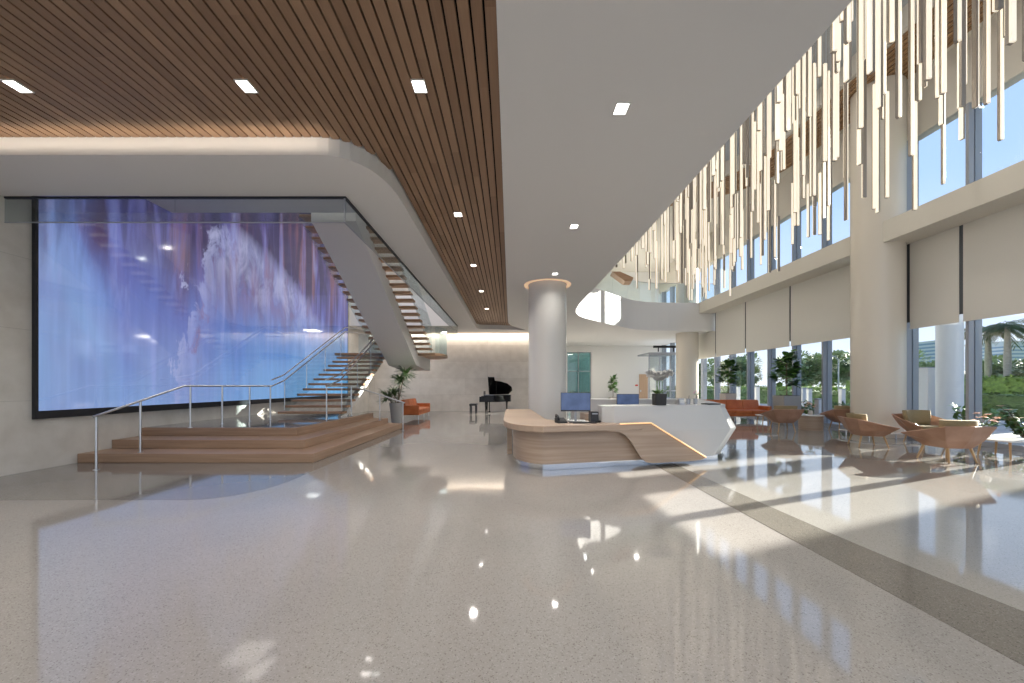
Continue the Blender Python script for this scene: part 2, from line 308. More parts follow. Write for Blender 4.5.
# ------------------------------------------------------------------ mesh helpers
class MB:
    def __init__(s): s.bm = bmesh.new()
    def box(s, x0, y0, z0, x1, y1, z1):
        bm = s.bm; v = [bm.verts.new(p) for p in ((x0,y0,z0),(x1,y0,z0),(x1,y1,z0),(x0,y1,z0),(x0,y0,z1),(x1,y0,z1),(x1,y1,z1),(x0,y1,z1))]
        for f in ((3,2,1,0),(4,5,6,7),(0,1,5,4),(1,2,6,5),(2,3,7,6),(3,0,4,7)): bm.faces.new([v[i] for i in f])
        return s
    def prism(s, pts, z0, z1, top=None):
        """polygon in plan, extruded; concave allowed"""
        bm = s.bm; n = len(pts)
        tp = top or pts
        a = [bm.verts.new((p[0], p[1], z0)) for p in pts]; b = [bm.verts.new((p[0], p[1], z1)) for p in tp]
        for i in range(n): bm.faces.new((a[i], a[(i+1) % n], b[(i+1) % n], b[i]))
        for t in tessellate_polygon([[Vector((p[0], p[1], 0)) for p in pts]]):
            try: bm.faces.new([a[i] for i in t][::-1])
            except ValueError: pass
            try: bm.faces.new([b[i] for i in t])
            except ValueError: pass
        return s
    def poly3(s, pts, off):
        """planar 3D polygon extruded by vector off"""
        bm = s.bm; n = len(pts); off = Vector(off)
        P = [Vector(p) for p in pts]
        a = [bm.verts.new(p) for p in P]; b = [bm.verts.new(p + off) for p in P]
        for i in range(n): bm.faces.new((a[i], a[(i+1) % n], b[(i+1) % n], b[i]))
        nrm = off.normalized(); ax = nrm.orthogonal().normalized(); ay = nrm.cross(ax)
        for t in tessellate_polygon([[Vector((p.dot(ax), p.dot(ay), 0)) for p in P]]):
            try: bm.faces.new([a[i] for i in t])
            except ValueError: pass
            try: bm.faces.new([b[i] for i in t])
            except ValueError: pass
        return s
    def tube(s, path, r, seg=10, r2=None):
        bm = s.bm; P = [Vector(p) for p in path]; rings = []
        r2 = r if r2 is None else r2
        for i, p in enumerate(P):
            if i == 0: d = P[1] - P[0]
            elif i == len(P) - 1: d = P[-1] - P[-2]
            else: d = (P[i+1] - P[i]).normalized() + (P[i] - P[i-1]).normalized()
            d.normalize()
            up = Vector((0, 0, 1)) if abs(d.z) < 0.95 else Vector((1, 0, 0))
            x = d.cross(up).normalized(); y = x.cross(d)
            rr = r + (r2 - r) * i / max(1, len(P) - 1)
            rings.append([bm.verts.new(p + x * rr * math.cos(2*PI*k/seg) + y * rr * math.sin(2*PI*k/seg)) for k in range(seg)])
        for a, b in zip(rings, rings[1:]):
            for k in range(seg): bm.faces.new((a[k], a[(k+1) % seg], b[(k+1) % seg], b[k]))
        bm.faces.new(rings[0][::-1]); bm.faces.new(rings[-1]); return s
    def lathe(s, prof, cx=0, cy=0, seg=32):
        bm = s.bm; rings = []
        for r, z in prof:
            rings.append([bm.verts.new((cx + r*math.cos(2*PI*k/seg), cy + r*math.sin(2*PI*k/seg), z)) for k in range(seg)])
        for a, b in zip(rings, rings[1:]):
            for k in range(seg): bm.faces.new((a[k], a[(k+1) % seg], b[(k+1) % seg], b[k]))
        bm.faces.new(rings[0][::-1]); bm.faces.new(rings[-1]); return s
    def quad(s, a, b, c, d): s.bm.faces.new([s.bm.verts.new(p) for p in (a, b, c, d)]); return s
    def leaf(s, base, direction, length, width, fold=0.12):
        d = Vector(direction).normalized(); up = Vector((0, 0, 1)) if abs(d.z) < 0.9 else Vector((1, 0, 0))
        x = d.cross(up).normalized(); n = x.cross(d)
        b = Vector(base); L = length; W = width / 2
        p = [b, b + d*L*0.35 + x*W - n*W*fold, b + d*L*0.75 + x*W*0.8 - n*L*0.08, b + d*L - n*L*0.2, b + d*L*0.75 - x*W*0.8 - n*L*0.08, b + d*L*0.35 - x*W - n*W*fold, b + d*L*0.5 - n*L*0.02 + n*W*fold]
        v = [s.bm.verts.new(q) for q in p]
        for i in range(6): s.bm.faces.new((v[i], v[(i+1) % 6], v[6]))
        return s
    def build(s, name, m, parent=None, bevel=0, smooth=False, solid=0, sub=0, recalc=True):
        if recalc: bmesh.ops.recalc_face_normals(s.bm, faces=s.bm.faces)
        me = bpy.data.meshes.new(name); s.bm.to_mesh(me); s.bm.free()
        me.materials.append(M[m] if isinstance(m, str) else m)
        if smooth:
            for p in me.polygons: p.use_smooth = True
            try: me.set_sharp_from_angle(angle=math.radians(40))
            except Exception: pass
        o = bpy.data.objects.new(name, me); COL.objects.link(o)
        if parent: o.parent = parent
        if solid:
            md = o.modifiers.new('solid', 'SOLIDIFY'); md.thickness = solid; md.offset = 0
        if bevel:
            md = o.modifiers.new('bevel', 'BEVEL'); md.width = bevel; md.segments = 2; md.limit_method = 'ANGLE'
        if sub:
            md = o.modifiers.new('sub', 'SUBSURF'); md.levels = sub; md.render_levels = sub
        return o
def tag(o, label, cat, group=None):
    o['label'] = label; o['category'] = cat
    if group: o['group'] = group
    return o
def thing(name, label, cat, loc=(0, 0, 0), rz=0, group=None):
    o = bpy.data.objects.new(name, None); o.empty_display_size = 0.1; COL.objects.link(o)
    o.location = loc; o.rotation_euler = (0, 0, rz); return tag(o, label, cat, group)
def struct(o, label=None):
    o['kind'] = 'structure'
    if label: o['label'] = label
    return o
def copy_tree(o, parent=None):
    c = o.copy(); COL.objects.link(c)
    if parent: c.parent = parent
    for ch in KIDS.get(o.name, []): copy_tree(ch, c)
    return c
KIDS = {}
def dup(root, loc, rz, label, group=None):
    KIDS.clear()
    for ob in list(COL.objects):
        if ob.parent: KIDS.setdefault(ob.parent.name, []).append(ob)
    c = copy_tree(root); c.location = loc; c.rotation_euler = (0, 0, rz); c['label'] = label
    if group: c['group'] = group
    return c
def P(px, py, D): return ((px - CX) * D / F, D, EYE - (py - CY) * D / F)
def arc(p0, c, p1, n=8):
    """quadratic curve through control point"""
    out = []
    for i in range(n + 1):
        t = i / n
        out.append(tuple((1-t)**2 * a + 2*t*(1-t) * b + t*t * d for a, b, d in zip(p0, c, p1)))
    return out
def smoothline(pts, it=2):
    for _ in range(it):
        o = [pts[0]]
        for a, b in zip(pts, pts[1:]):
            o.append(tuple(.75*x+.25*y for x, y in zip(a, b))); o.append(tuple(.25*x+.75*y for x, y in zip(a, b)))
        o.append(pts[-1]); pts = o
    return pts

# ------------------------------------------------------------------ levels
S, W, UF, ROOF = 4.5, 4.73, 6.05, 10.7      # soffit, slat ceiling, upper floor, roof
WL, WR = -8.15, 11.45                       # left wall, glass line
YB, YF, YR = -9.0, 21.9, 29.0               # back, far wall, rear wall
HEAD = 8.45

# ------------------------------------------------------------------ floor
struct(MB().box(WL - .3, YB, -.3, WR + .35, YR + .3, 0).build('floor', 'floor'))
edge = [(2.66, YB), (2.66, 6.0), (2.64, 9), (2.6, 12), (2.6, 15.0), (3.0, 16.6), (4.0, 17.8), (5.9, 19.8), (6.9, 20.6), (8.2, 20.9), (WR, 20.9)]
inner = [(3.75, YB), (3.6, 0), (3.34, 2.2), (3.19, 3.1), (3.12, 4.5), (3.06, 6.5), (3.05, 12), (3.1, 14.6), (3.5, 16.1), (4.5, 17.3), (6.3, 19.1), (7.3, 19.9), (8.5, 20.3), (WR, 20.3)]
edge_s, inner_s = smoothline(edge), smoothline(inner)
struct(MB().prism(edge_s + inner_s[::-1], 0.0, 0.003).build('trim_1', 'band'), 'curved taupe terrazzo band inlaid in the pale floor')
struct(MB().prism(inner_s + [(WR, YB)], 0.0, 0.002).build('floor_lounge', 'floor_right'))
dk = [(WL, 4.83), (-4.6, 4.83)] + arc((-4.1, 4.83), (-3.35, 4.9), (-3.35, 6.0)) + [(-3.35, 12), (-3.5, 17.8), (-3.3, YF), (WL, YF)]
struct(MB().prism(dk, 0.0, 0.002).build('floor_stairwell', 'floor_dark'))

# ------------------------------------------------------------------ walls
struct(MB().box(WL - .3, YB, 0, WL, YR, ROOF).build('wall_left', 'stone_left'))
struct(MB().box(WL, YF, 0, 2.3, YF + .3, ROOF).box(2.0, YF + .3, 0, 2.3, YR, ROOF).build('wall_far', 'stone_far'))
struct(MB().box(2.0, YR, 0, 4.35, YR + .3, ROOF).box(6.2, YR, 0, WR + .35, YR + .3, ROOF).box(4.35, YR, 4.04, 6.2, YR + .3, ROOF).build('wall_rear', 'white'))
wd = struct(MB().box(4.35, YR + .12, 0, 6.2, YR + .15, 4.04).build('window_3', 'green_glass'))
m_ = MB()
for x in (4.35, 5.2, 6.14): m_.box(x, YR + .05, 0, x + .06, YR + .2, 4.04)
for z in (0, 2.55, 3.98): m_.box(4.35, YR + .05, z, 6.2, YR + .2, z + .06)
m_.build('window_frame', 'fin', wd)
struct(MB().box(4.3, YR + 1.6, 0, 6.6, YR + 1.7, 4.2).build('wall_office', 'upper'))

# ------------------------------------------------------------------ lower ceiling slab (soffit level), with the slat ceiling recess and stair opening
right_edge = [(2.71, YB), (2.71, 6.0), (2.69, 9), (2.62, 12), (2.55, 15.0), (2.95, 16.6), (4.0, 17.8), (5.9, 19.8), (6.9, 20.6), (8.2, 21.0), (WR, 21.0)]
right_s = smoothline(right_edge)
recess_tail = smoothline([(-0.11, YB), (-0.11, 17.5), (-0.06, 18.8), (0.25, 19.7), (0.95, 20.75), (0.8, 20.85), (-0.4, 20.45), (-1.2, 20.4), (-1.74, 20.3), (-1.79, 19.3), (-1.79, 6.6)], 2)
slab = right_s + [(WR, YR), (WL, YR), (WL, 19.3), (-2.65, 19.3), (-2.65, 6.1), (WL, 6.1), (WL, 5.02), (-2.55, 5.02)] + arc((-2.55, 5.02), (-1.79, 5.02), (-1.79, 6.3), 10)[1:] + recess_tail[::-1]
struct(MB().prism(slab, S, 5.6).build('ceiling', 'ceil'))
# fascia of the mezzanine edge up to the upper floor (same outline, plaster)
struct(MB().prism(right_s + [(WR, YR), (2.4, YR), (1.5, 15), (1.5, YB)], 5.6, UF).build('ceiling_fascia', 'ceil'))
struct(MB().box(WL, YB, 5.6, 1.5, 9.1, UF).box(-2.65, 9.1, 5.6, 1.5, 19.3, UF).box(WL, 19.3, 5.6, 2.4, YF, UF).build('ceiling_upper_slab', 'ceil'))
# slats: one mesh, clipped to the recess outline
recess = [(WL, YB), (WL, 5.02), (-2.55, 5.02)] + arc((-2.55, 5.02), (-1.79, 5.02), (-1.79, 6.3), 10)[1:] + recess_tail[::-1]
def spans(x, poly):
    ys = []
    for (x0, y0), (x1, y1) in zip(poly, poly[1:] + poly[:1]):
        if (x0 <= x) != (x1 <= x): ys.append(y0 + (x - x0) * (y1 - y0) / (x1 - x0))
    ys.sort(); return list(zip(ys[::2], ys[1::2]))
m_ = MB(); k = -9
while True:
    xa = -0.11 - PITCH * (k + 1) + 0.0105; xb = -0.11 - PITCH * k - 0.0105
    if xa < WL: break
    for y0, y1 in spans((xa + xb) / 2, recess):
        if y1 - y0 > 0.05: m_.box(xa, y0, W, xb, y1 - .01, W + .05)
    k += 1
struct(m_.build('ceiling_slats', 'slat'), 'oak slat ceiling with narrow black gaps between the boards')
struct(MB().box(WL, YB, W + .10, -.05, 5.3, W + .14).box(-1.9, 5.2, W + .10, 1.2, 21.0, W + .14).build('ceiling_backing', 'black'))

# ------------------------------------------------------------------ roof, upper wood ring, raised atrium ceiling
struct(MB().box(WL - .3, YB, ROOF, WR + .4, YR + .3, ROOF + .3).build('ceiling_atrium', 'upper'))
rin = [(9.7, YB), (9.7, 11.5), (9.75, 13.6), (9.3, 15.5), (8.1, 16.6), (6.8, 17.2), (5.0, 17.6), (2.3, 17.8)]
ring_in = smoothline([(x - .10, y - (.10 if y > 14 else 0)) for x, y in rin])
struct(MB().prism(ring_in + [(2.3, YR), (WR, YR), (WR, YB)], 10.15, ROOF).build('ceiling_ring', 'cream'))
ring_w_in = smoothline(rin)
ring_w_out = smoothline([(11.25, YB), (11.25, 12.5), (11.2, 15.2), (10.3, 16.9), (8.8, 17.9), (7.2, 18.5), (5.0, 18.9), (2.3, 19.1)])
m_ = MB(); nsl = 10
for i in range(nsl):
    t0, t1 = i / nsl + .012, (i + 1) / nsl - .025
    A = [tuple(a * (1 - t0) + b * t0 for a, b in zip(p, q)) for p, q in zip(ring_w_in, ring_w_out)]
    B = [tuple(a * (1 - t1) + b * t1 for a, b in zip(p, q)) for p, q in zip(ring_w_in, ring_w_out)]
    m_.prism(A + B[::-1], 10.10, 10.14)
struct(m_.build('ceiling_ring_slats', 'ringwood'), 'curved ring of oak slats around the raised atrium ceiling')
struct(MB().box(WR - .05, YB, HEAD, WR + .25, YR, 10.2).build('wall_right', 'cream'))

# ------------------------------------------------------------------ facade on the right
FINS = [YB + .3 + 0 * i for i in range(0)] + [21.05 - 1.455 * i for i in range(-5, 20)]
w1 = struct(MB().box(WR, YB, 0, WR + .03, YR, 5.47).build('window_1', 'glass'))
w2 = struct(MB().box(WR, YB, UF, WR + .03, YR, HEAD).build('window_2', 'glass'))
for y in FINS:
    MB().box(WR - .13, y - .035, 0, WR - .001, y + .035, 5.47).box(WR + .031, y - .035, 0, WR + .2, y + .035, 5.47).build('mullion', 'fin', w1)
    MB().box(WR - .13, y - .035, UF, WR - .001, y + .035, HEAD).box(WR + .031, y - .035, UF, WR + .2, y + .035, HEAD).build('mullion', 'fin', w2)
MB().box(WR - .10, YB, 0, WR + .1, YR, .12).build('sill', 'alu', w1)
struct(MB().box(10.45, YB, 5.47, WR + .25, 20.99, UF).build('trim_2', 'cream'), 'cream spandrel beam between lower shades and upper windows')
struct(MB().box(WR - .02, 21.0, S, WR + .25, YR, UF).build('trim_3', 'cream'))
joints = [23.9, 20.85, 18.2, 15.3, 12.4, 9.5, 6.6, 3.7, .8]
slabels = ['far end beyond the lobby corner', 'behind the orange sofa and first fig tree', 'above the second fig tree', 'beside the ivory column, far side',
           'just right of the ivory column, narrow piece', 'above the tan chairs near the outdoor column', 'at the picture edge above the palms', 'beyond the picture edge']
for i, (a, b) in enumerate(zip(joints, joints[1:])):
    if i >= 7: break
    if a == 12.4: a = 10.76          # stops short of the column
    top = 5.47 if a < 22 else S
    r = thing('roller_shade', 'beige roller shade half lowered, ' + slabels[i], 'roller shade', (WR - .17, (a + b) / 2, top), 0, 'roller shades along the glass wall')
    h = (a - b) / 2 - .045
    MB().box(-.006, -h, 3.08 - top, .006, h, -.001).build('shade_fabric', 'shade', r)
    MB().box(-.014, -h, 3.05 - top, .014, h, 3.085 - top).build('hem_bar', 'shade', r)
    MB().box(.008, h - .01, 3.25 - top, .03, h + .10, -.001).build('side_channel', 'chan', r)

# ------------------------------------------------------------------ columns
def column(cx, cy, r, z1, m, z0=0):
    return struct(MB().lathe([(r, z0), (r, z1)], cx, cy, 64).build('column', m, smooth=True))
o = column(1.13, 11.5, .57, S + .1, 'colg'); o['label'] = 'pale round column behind the reception desk'
o = column(10.78, 11.15, .60, 10.1, 'col'); o['label'] = 'tall ivory round column beside the glass wall'
o = column(10.25, 22.0, .60, S, 'col'); o['label'] = 'ivory round column beyond the reception desk'
o = column(10.25, 22.0, .60, 10.1, 'col', UF); o['label'] = 'ivory round column on the upper gallery'
# glowing reveal ring where the first column meets the ceiling
m_ = MB(); seg = 48; bm = m_.bm
ri = [bm.verts.new((1.13 + .60*math.cos(2*PI*i/seg), 11.5 + .60*math.sin(2*PI*i/seg), S - .004)) for i in range(seg)]
ro = [bm.verts.new((1.13 + .70*math.cos(2*PI*i/seg), 11.5 + .70*math.sin(2*PI*i/seg), S - .004)) for i in range(seg)]
for i in range(seg): bm.faces.new((ri[i], ri[(i+1) % seg], ro[(i+1) % seg], ro[i]))
M['halo'] = mat('halo_led', (0.9, .7, .5), .5, emis=(1.0, .62, .36), estr=.55)
tag(m_.build('halo_light', 'halo', solid=.006), 'warm glowing ring light round the top of the pale column', 'light')

# ------------------------------------------------------------------ downlights
def downlight(x, y, z, label, en, grp):
    r = thing('downlight', label, 'ceiling light', (x, y, z), 0, grp)
    MB().box(-.064, -.08, -.012, .064, .08, -.006).build('lens', 'lens', r)
    f = MB()
    for a in ((-.075, -.092, -.064, .092), (.064, -.092, .075, .092), (-.064, -.092, .064, -.08), (-.064, .08, .064, .092)): f.box(a[0], a[1], -.014, a[2], a[3], .0)
    f.build('trim_frame', 'white', r)
    if en: area('downlight_lamp', (x, y, z - .03), .13, en, NEUT, spread=math.radians(130))
EN = 30
for y, t in ((4.15, 'nearest of the row along the oak strip'), (7.25, 'second of the row along the oak strip'), (10.3, 'third of the row along the oak strip'),
          (13.1, 'fourth of the row along the oak strip'), (16.1, 'fifth, farthest of the row along the oak strip')):
    downlight(-.99, y, W, 'small square white downlight in oak slats, ' + t, EN if y < 12 else 60, 'downlights in the slat ceiling')
downlight(-2.88, 4.15, W, 'square white downlight in the middle of the wide oak slat ceiling', EN, 'downlights in the slat ceiling')
downlight(-5.38, 4.15, W, 'square white downlight at the left end of the oak slat ceiling', EN, 'downlights in the slat ceiling')
for y, t in ((4.17, 'nearest the camera'), (7.24, 'middle one of the plain ceiling row'), (10.3, 'just in front of the pale column')):
    downlight(1.22, y, S, 'small square downlight in plain grey ceiling, ' + t, EN if y < 9 else 8, 'downlights in the plain ceiling')
for x, y in ((-5.4, 1), (-2.9, 1), (-1, 1), (1.2, 1), (-5.4, -3), (-2, -3), (1.2, -3)):
    area('room_fill', (x, y, 4.4), .9, 34, NEUT)  # added fill above and behind the camera, no fixtures modelled
# cove strips hidden behind the fascia lip, washing the slats and the fascia
area('cove_lamp', (-5.2, 4.86, 4.60), 5.6, 5, WARM, (math.radians(180 - 35), 0, 0), sy=.04)
area('cove_lamp', (-1.90, 12.5, 4.66), .04, 6, WARM, (0, math.radians(150), 0), sy=13.0)
area('wall_wash', (-2.6, YF - .25, S - .06), 9.2, 70, (1, .88, .74), (math.radians(25), 0, 0), sy=.12)
struct(MB().box(-7.2, YF - .12, S - .012, 2.0, YF - .04, S - .002).build('trim_4', M['halo']))
for x, y in ((-5.6, 20.4),): area('room_fill', (x, y, 4.42), .7, 36, NEUT)  # added fill near the far wall, no fixture
for y in (8.5, 12.0, 15.5): area('wall_wash', (-5.6, y, 6.0 + 4.4), 1.6, 90, NEUT, (0, math.radians(-25), 0))  # added fill high in the stair opening, brightens the left wall
# added fill lights for the gallery levels, stairwell and atrium, no fixtures there
for p in ((5.0, 25.5), (8.5, 25.5), (5.0, 23.5)): area('gallery_fill', (*p, 10.0), .25, 14, NEUT)
for p in ((4.2, 25.2), (7.0, 25.2), (5.5, 22.6)): area('gallery_fill', (*p, 4.4), .7, 45, NEUT)
for p in ((-5.0, 10.5), (-5.5, 14.0), (-4.5, 17.0), (-2.0, 12.0)): area('gallery_fill', (*p, 10.5), 1.6, 70, NEUT)
for p in ((4.5, 4.0), (7.5, 6.5), (4.5, 9.5), (7.5, 12.5), (4.5, 15.0), (8.0, 1.0)): area('atrium_fill', (*p, 10.6), .15, 45, NEUT)
# ------------------------------------------------------------------ glass draft curtain round the stair opening
r = thing('glass_draft_curtain', 'grey glass draft curtain hanging from the ceiling edge around the stair opening', 'glass curtain', (0, 0, S))
def pane(p0, p1, name='glass_panel', m='smoke_glass', z0=-.41, z1=-.02, parent=r, t=.012):
    d = Vector((p1[0]-p0[0], p1[1]-p0[1], 0)).normalized(); n = Vector((-d.y, d.x, 0)) * t
    MB().poly3([(p0[0], p0[1], z0), (p1[0], p1[1], z0), (p1[0], p1[1], z1), (p0[0], p0[1], z1)], n).build(name, m, parent)
pane((WL + .01, 6.12), (-5.4, 6.12)); pane((-5.4, 6.12), (-2.67, 6.12))
ys = [6.13, 9.4, 12.7, 16.0, 19.28]
for a, b in zip(ys, ys[1:]): pane((-2.66, a), (-2.66, b))
pane((-2.67, 19.28), (-4.4, 19.28))
MB().box(WL + .01, 6.11, -.03, -2.65, 6.15, 0).box(-2.68, 6.11, -.03, -2.64, 19.29, 0).build('top_channel', 'blackmat', r)
MB().box(WL + .01, 6.115, -.42, -2.65, 6.137, -.408).box(-2.675, 6.11, -.42, -2.655, 19.29, -.408).box(-2.675, 6.115, -.41, -2.655, 6.137, -.02).build('edge_strip', 'alu', r)

# ------------------------------------------------------------------ video wall
SY0, SY1, SZ0, SZ1 = 6.52, 18.95, 1.02, 9.4
r = thing('video_wall', 'huge glossy video wall glowing with blue and rust abstract plumes', 'screen', (WL, SY0, SZ0))
MB().box(.004, 0, 0, .055, SY1 - SY0, SZ1 - SZ0).build('display', 'screen', r)
b = .14
m_ = MB().box(0, -.045, -b, .062, SY1 - SY0 + .05, 0).box(0, -.045, 0, .062, 0, SZ1 - SZ0 + b).box(0, SY1 - SY0, 0, .062, SY1 - SY0 + .05, SZ1 - SZ0 + b).box(0, 0, SZ1 - SZ0, .062, SY1 - SY0, SZ1 - SZ0 + b)
m_.build('bezel', 'blackmat', r)

# ------------------------------------------------------------------ wooden steps and platform
RS = .175
steps = [(7.15, -3.70), (7.77, -4.20), (8.39, -4.71)]
r = thing('stepped_platform', 'low three step oak platform with grey top in front of the video wall', 'steps', (0, 0, 0))
for i, (y, x) in enumerate(steps):
    z = RS * i; y1 = 13.1
    MB().box(WL + .005, y, z + (.003 if i == 0 else 0), x, y1 + .001 * i, z + RS - .0).build('step', 'stepwood', r, bevel=.008)
MB().box(WL + .005, 8.46, RS * 3, -4.77, 13.0, RS * 3 + .006).build('platform_top', 'floor_dark', r)
PT = RS * 3

# ------------------------------------------------------------------ handrails
def railing(name, label, pts, posts, hr=.021):
    r = thing(name, label, 'handrail', (pts[0][0], pts[0][1], 0))
    o = Vector((pts[0][0], pts[0][1], 0))
    MB().tube([Vector(p) - o for p in pts], hr, 12).build('rail', 'steel', r, smooth=True)
    for x, y, z0, z1 in posts:
        MB().tube([(x - o.x, y - o.y, z0), (x - o.x, y - o.y, z1)], .019, 12).lathe([(.045, z0), (.045, z0 + .012)], x - o.x, y - o.y, 16).build('post', 'steel', r, smooth=True)
    return r
lp = [(-7.13, 6.5, .92), (-7.10, 7.35, 1.18), (-7.08, 8.25, 1.45), (-6.95, 9.2, 1.45), (-6.55, 10.45, 1.45)]
railing('handrail', 'long steel handrail climbing the oak steps beside the video wall', lp,
        [(-7.13, 6.55, 0, .93), (-7.10, 7.3, RS, 1.16), (-7.05, 8.38, PT, 1.44), (-6.93, 9.15, PT, 1.44), (-6.75, 9.85, PT, 1.44), (-6.56, 10.4, PT, 1.44)])
rp_ = [(-5.02, 10.35, 1.45), (-4.92, 11.8, 1.45), (-4.15, 12.1, 1.18), (-3.48, 12.35, .92), (-3.42, 12.38, .9)]
railing('handrail', 'short steel handrail descending the platform side near the potted plant', rp_,
        [(-5.02, 10.4, PT, 1.44), (-4.92, 11.78, PT, 1.44), (-4.15, 12.1, RS * 2, 1.17), (-3.48, 12.35, 0, .9)])

# ------------------------------------------------------------------ floating staircase
r = thing('floating_staircase', 'floating oak tread staircase with white spine and glass balustrades', 'staircase', (0, 0, 0))
N1 = 13; R1 = .170; G1 = .29
def fl1(t): return (-6.85 + .25 * t, 11.2 + 3.6 * t, -4.95 + .12 * t)   # left x, y, right x
for i in range(N1):
    t = i / (N1 - 1); xl, y, xr = fl1(t); z = PT + R1 * (i + 1)
    MB().box(xl, y, z - .07, xr, y + .34, z).build('tread', 'tread', r, bevel=.006)
LZ = PT + R1 * N1 + R1 * .1
# spine under flight one (white plate to the right side, as seen under the treads)
MB().poly3([(-5.12, 11.25, PT), (-5.12, 15.0, LZ - .05), (-5.12, 15.0, LZ - .36), (-5.12, 11.7, PT)], (.10, 0, 0)).build('stringer', 'white', r)
# landing with rounded corner
lt = [(-6.9, 14.95), (-2.95, 14.95)] + arc((-2.95, 14.95), (-2.45, 15.6), (-2.75, 16.6), 6)[1:] + [(-3.2, 17.3), (-6.9, 17.3)]
MB().prism(lt, LZ - .10, LZ).build('landing', 'tread', r)
# flight two, rising back towards the camera
N2 = 19; G2 = .295
for i in range(N2):
    y1 = 15.0 - G2 * i; z = LZ + R1 * (i + 1)
    MB().box(-5.22 - .008 * i, y1 - .34, z - .065, -3.05 - .012 * i, y1, z).build('tread', 'tread', r, bevel=.006)
sl = R1 / G2
sp0 = (LZ - .10); yt = 9.35
prof = [(15.35, LZ - .1), (15.0, LZ + .02), (yt, LZ + .02 + sl * (15.0 - yt)), (yt, LZ - .50 + sl * (15.0 - yt)), (14.7, LZ - .50), (16.2, LZ - .62), (17.0, LZ - .62), (17.0, LZ - .1)]
A = [(-4.70 - .035 * (15 - y), y, z) for y, z in prof]; B = [(-3.62 - .03 * (15 - y), y, z) for y, z in prof]
m_ = MB(); bm = m_.bm; va = [bm.verts.new(p) for p in A]; vb = [bm.verts.new(p) for p in B]
for i in range(len(A)):
    bm.faces.new((va[i], va[(i+1) % len(A)], vb[(i+1) % len(A)], vb[i]))
for t in tessellate_polygon([[Vector((p[1], p[2], 0)) for p in A]]): bm.faces.new([va[i] for i in t]); bm.faces.new([vb[i] for i in t])
m_.build('spine', 'white', r, bevel=.01)
# balustrade glass and rails
def slope_pane(x0, y0, z0, x1, y1, z1, h=1.02, low=-.12):
    MB().poly3([(x0, y0, z0 + low), (x1, y1, z1 + low), (x1, y1, z1 + h), (x0, y0, z0 + h)], (.014, 0, 0)).build('balustrade_glass', 'rail_glass', r)
for s_, xo in ((0, .06), (2, -.07)):
    for k in range(3):
        a, b_ = fl1(k / 3), fl1((k + 1) / 3)
        slope_pane(a[s_] + xo, a[1] + .2, PT + .17 + R1 * 12 * k / 3, b_[s_] + xo, b_[1] + .2, PT + .17 + R1 * 12 * (k + 1) / 3, .95)
for k in range(4):
    ya, yb = 15.0 - 1.4 * k, 15.0 - 1.4 * (k + 1)
    for xo in (-5.26, -3.10):
        slope_pane(xo - .04 * k, ya, LZ + sl * (15 - ya), xo - .04 * (k + 1), yb, LZ + sl * (15 - yb), 1.05, -.05)
MB().poly3([(-6.88, 17.25, LZ - .1), (-3.2, 17.25, LZ - .1), (-3.2, 17.25, LZ + 1.05), (-6.88, 17.25, LZ + 1.05)], (0, .014, 0)).build('balustrade_glass', 'rail_glass', r)
MB().poly3([(-2.95, 15.0, LZ - .1), (-2.62, 15.7, LZ - .1), (-2.62, 15.7, LZ + 1.05), (-2.95, 15.0, LZ + 1.05)], (.01, .01, 0)).poly3([(-2.62, 15.7, LZ - .1), (-3.2, 17.2, LZ - .1), (-3.2, 17.2, LZ + 1.05), (-2.62, 15.7, LZ + 1.05)], (.01, .01, 0)).build('balustrade_glass', 'rail_glass', r)
for h in (.93, 1.10):
    a, b_ = fl1(0), fl1(1); hz = PT + h
    MB().tube([(-6.55, 10.45, 1.45 + (h - .93)), (a[0] + .12, a[1] + .1, hz + .15), (b_[0] + .10, b_[1] + .2, hz + R1 * 12 + .1), (b_[0] + .2, 16.0, LZ + h), (-6.0, 17.15, LZ + h), (-4.9, 17.2, LZ + h)], .02, 10).build('handrail', 'steel', r, smooth=True)
    MB().tube([(-5.02, 10.35, 1.45 + (h - .93)), (a[2] - .12, a[1] + .1, hz + .15), (b_[2] - .14, b_[1] + .2, hz + R1 * 12 + .1), (b_[2] - .12, 15.3, LZ + h)], .02, 10).build('handrail', 'steel', r, smooth=True)
for k in range(4):
    t = k / 3.3; a = fl1(t)
    for xx in (a[0] + .09, a[2] - .10):
        MB().tube([(xx, a[1] + .2, PT + .2 + R1 * 12 * t), (xx, a[1] + .2, PT + .95 + R1 * 12 * t + .1)], .012, 8).build('baluster', 'steel', r, smooth=True)

# ------------------------------------------------------------------ glass railing of the far mezzanine
gp = [(x, y + .12) for x, y in right_s if y > 13.5][::3]
r = thing('mezzanine_glass_railing', 'clear glass railing along the curved edge of the upper gallery', 'railing', (0, 0, UF))
for i, (a, b_) in enumerate(zip(gp, gp[1:])):
    d = Vector((b_[0]-a[0], b_[1]-a[1], 0)); n = Vector((-d.y, d.x, 0)).normalized() * .014
    MB().poly3([(a[0], a[1], -.05), (b_[0], b_[1], -.05), (b_[0], b_[1], 1.08), (a[0], a[1], 1.08)], n).build('glass_panel', 'rail_glass', r)
MB().tube([(a[0], a[1], 1.09) for a in gp], .02, 8).build('top_rail', 'steel', r, smooth=True)
for a in gp[1:-1:2]:
    MB().tube([(a[0], a[1], 0), (a[0], a[1], 1.08)], .014, 8).build('post', 'steel', r, smooth=True)
# timber clad return at the gallery corner
MB_ = MB().poly3([P(612, 271.5, 17.9), P(620, 271.5, 17.9), P(633.5, 277.5, 17.9), P(632, 281, 17.9), P(625, 281, 17.9)], (.1, .7, 0))
tag(MB_.build('timber_cap', 'tread'), 'small brown timber cap above the gallery corner railing', 'panel')

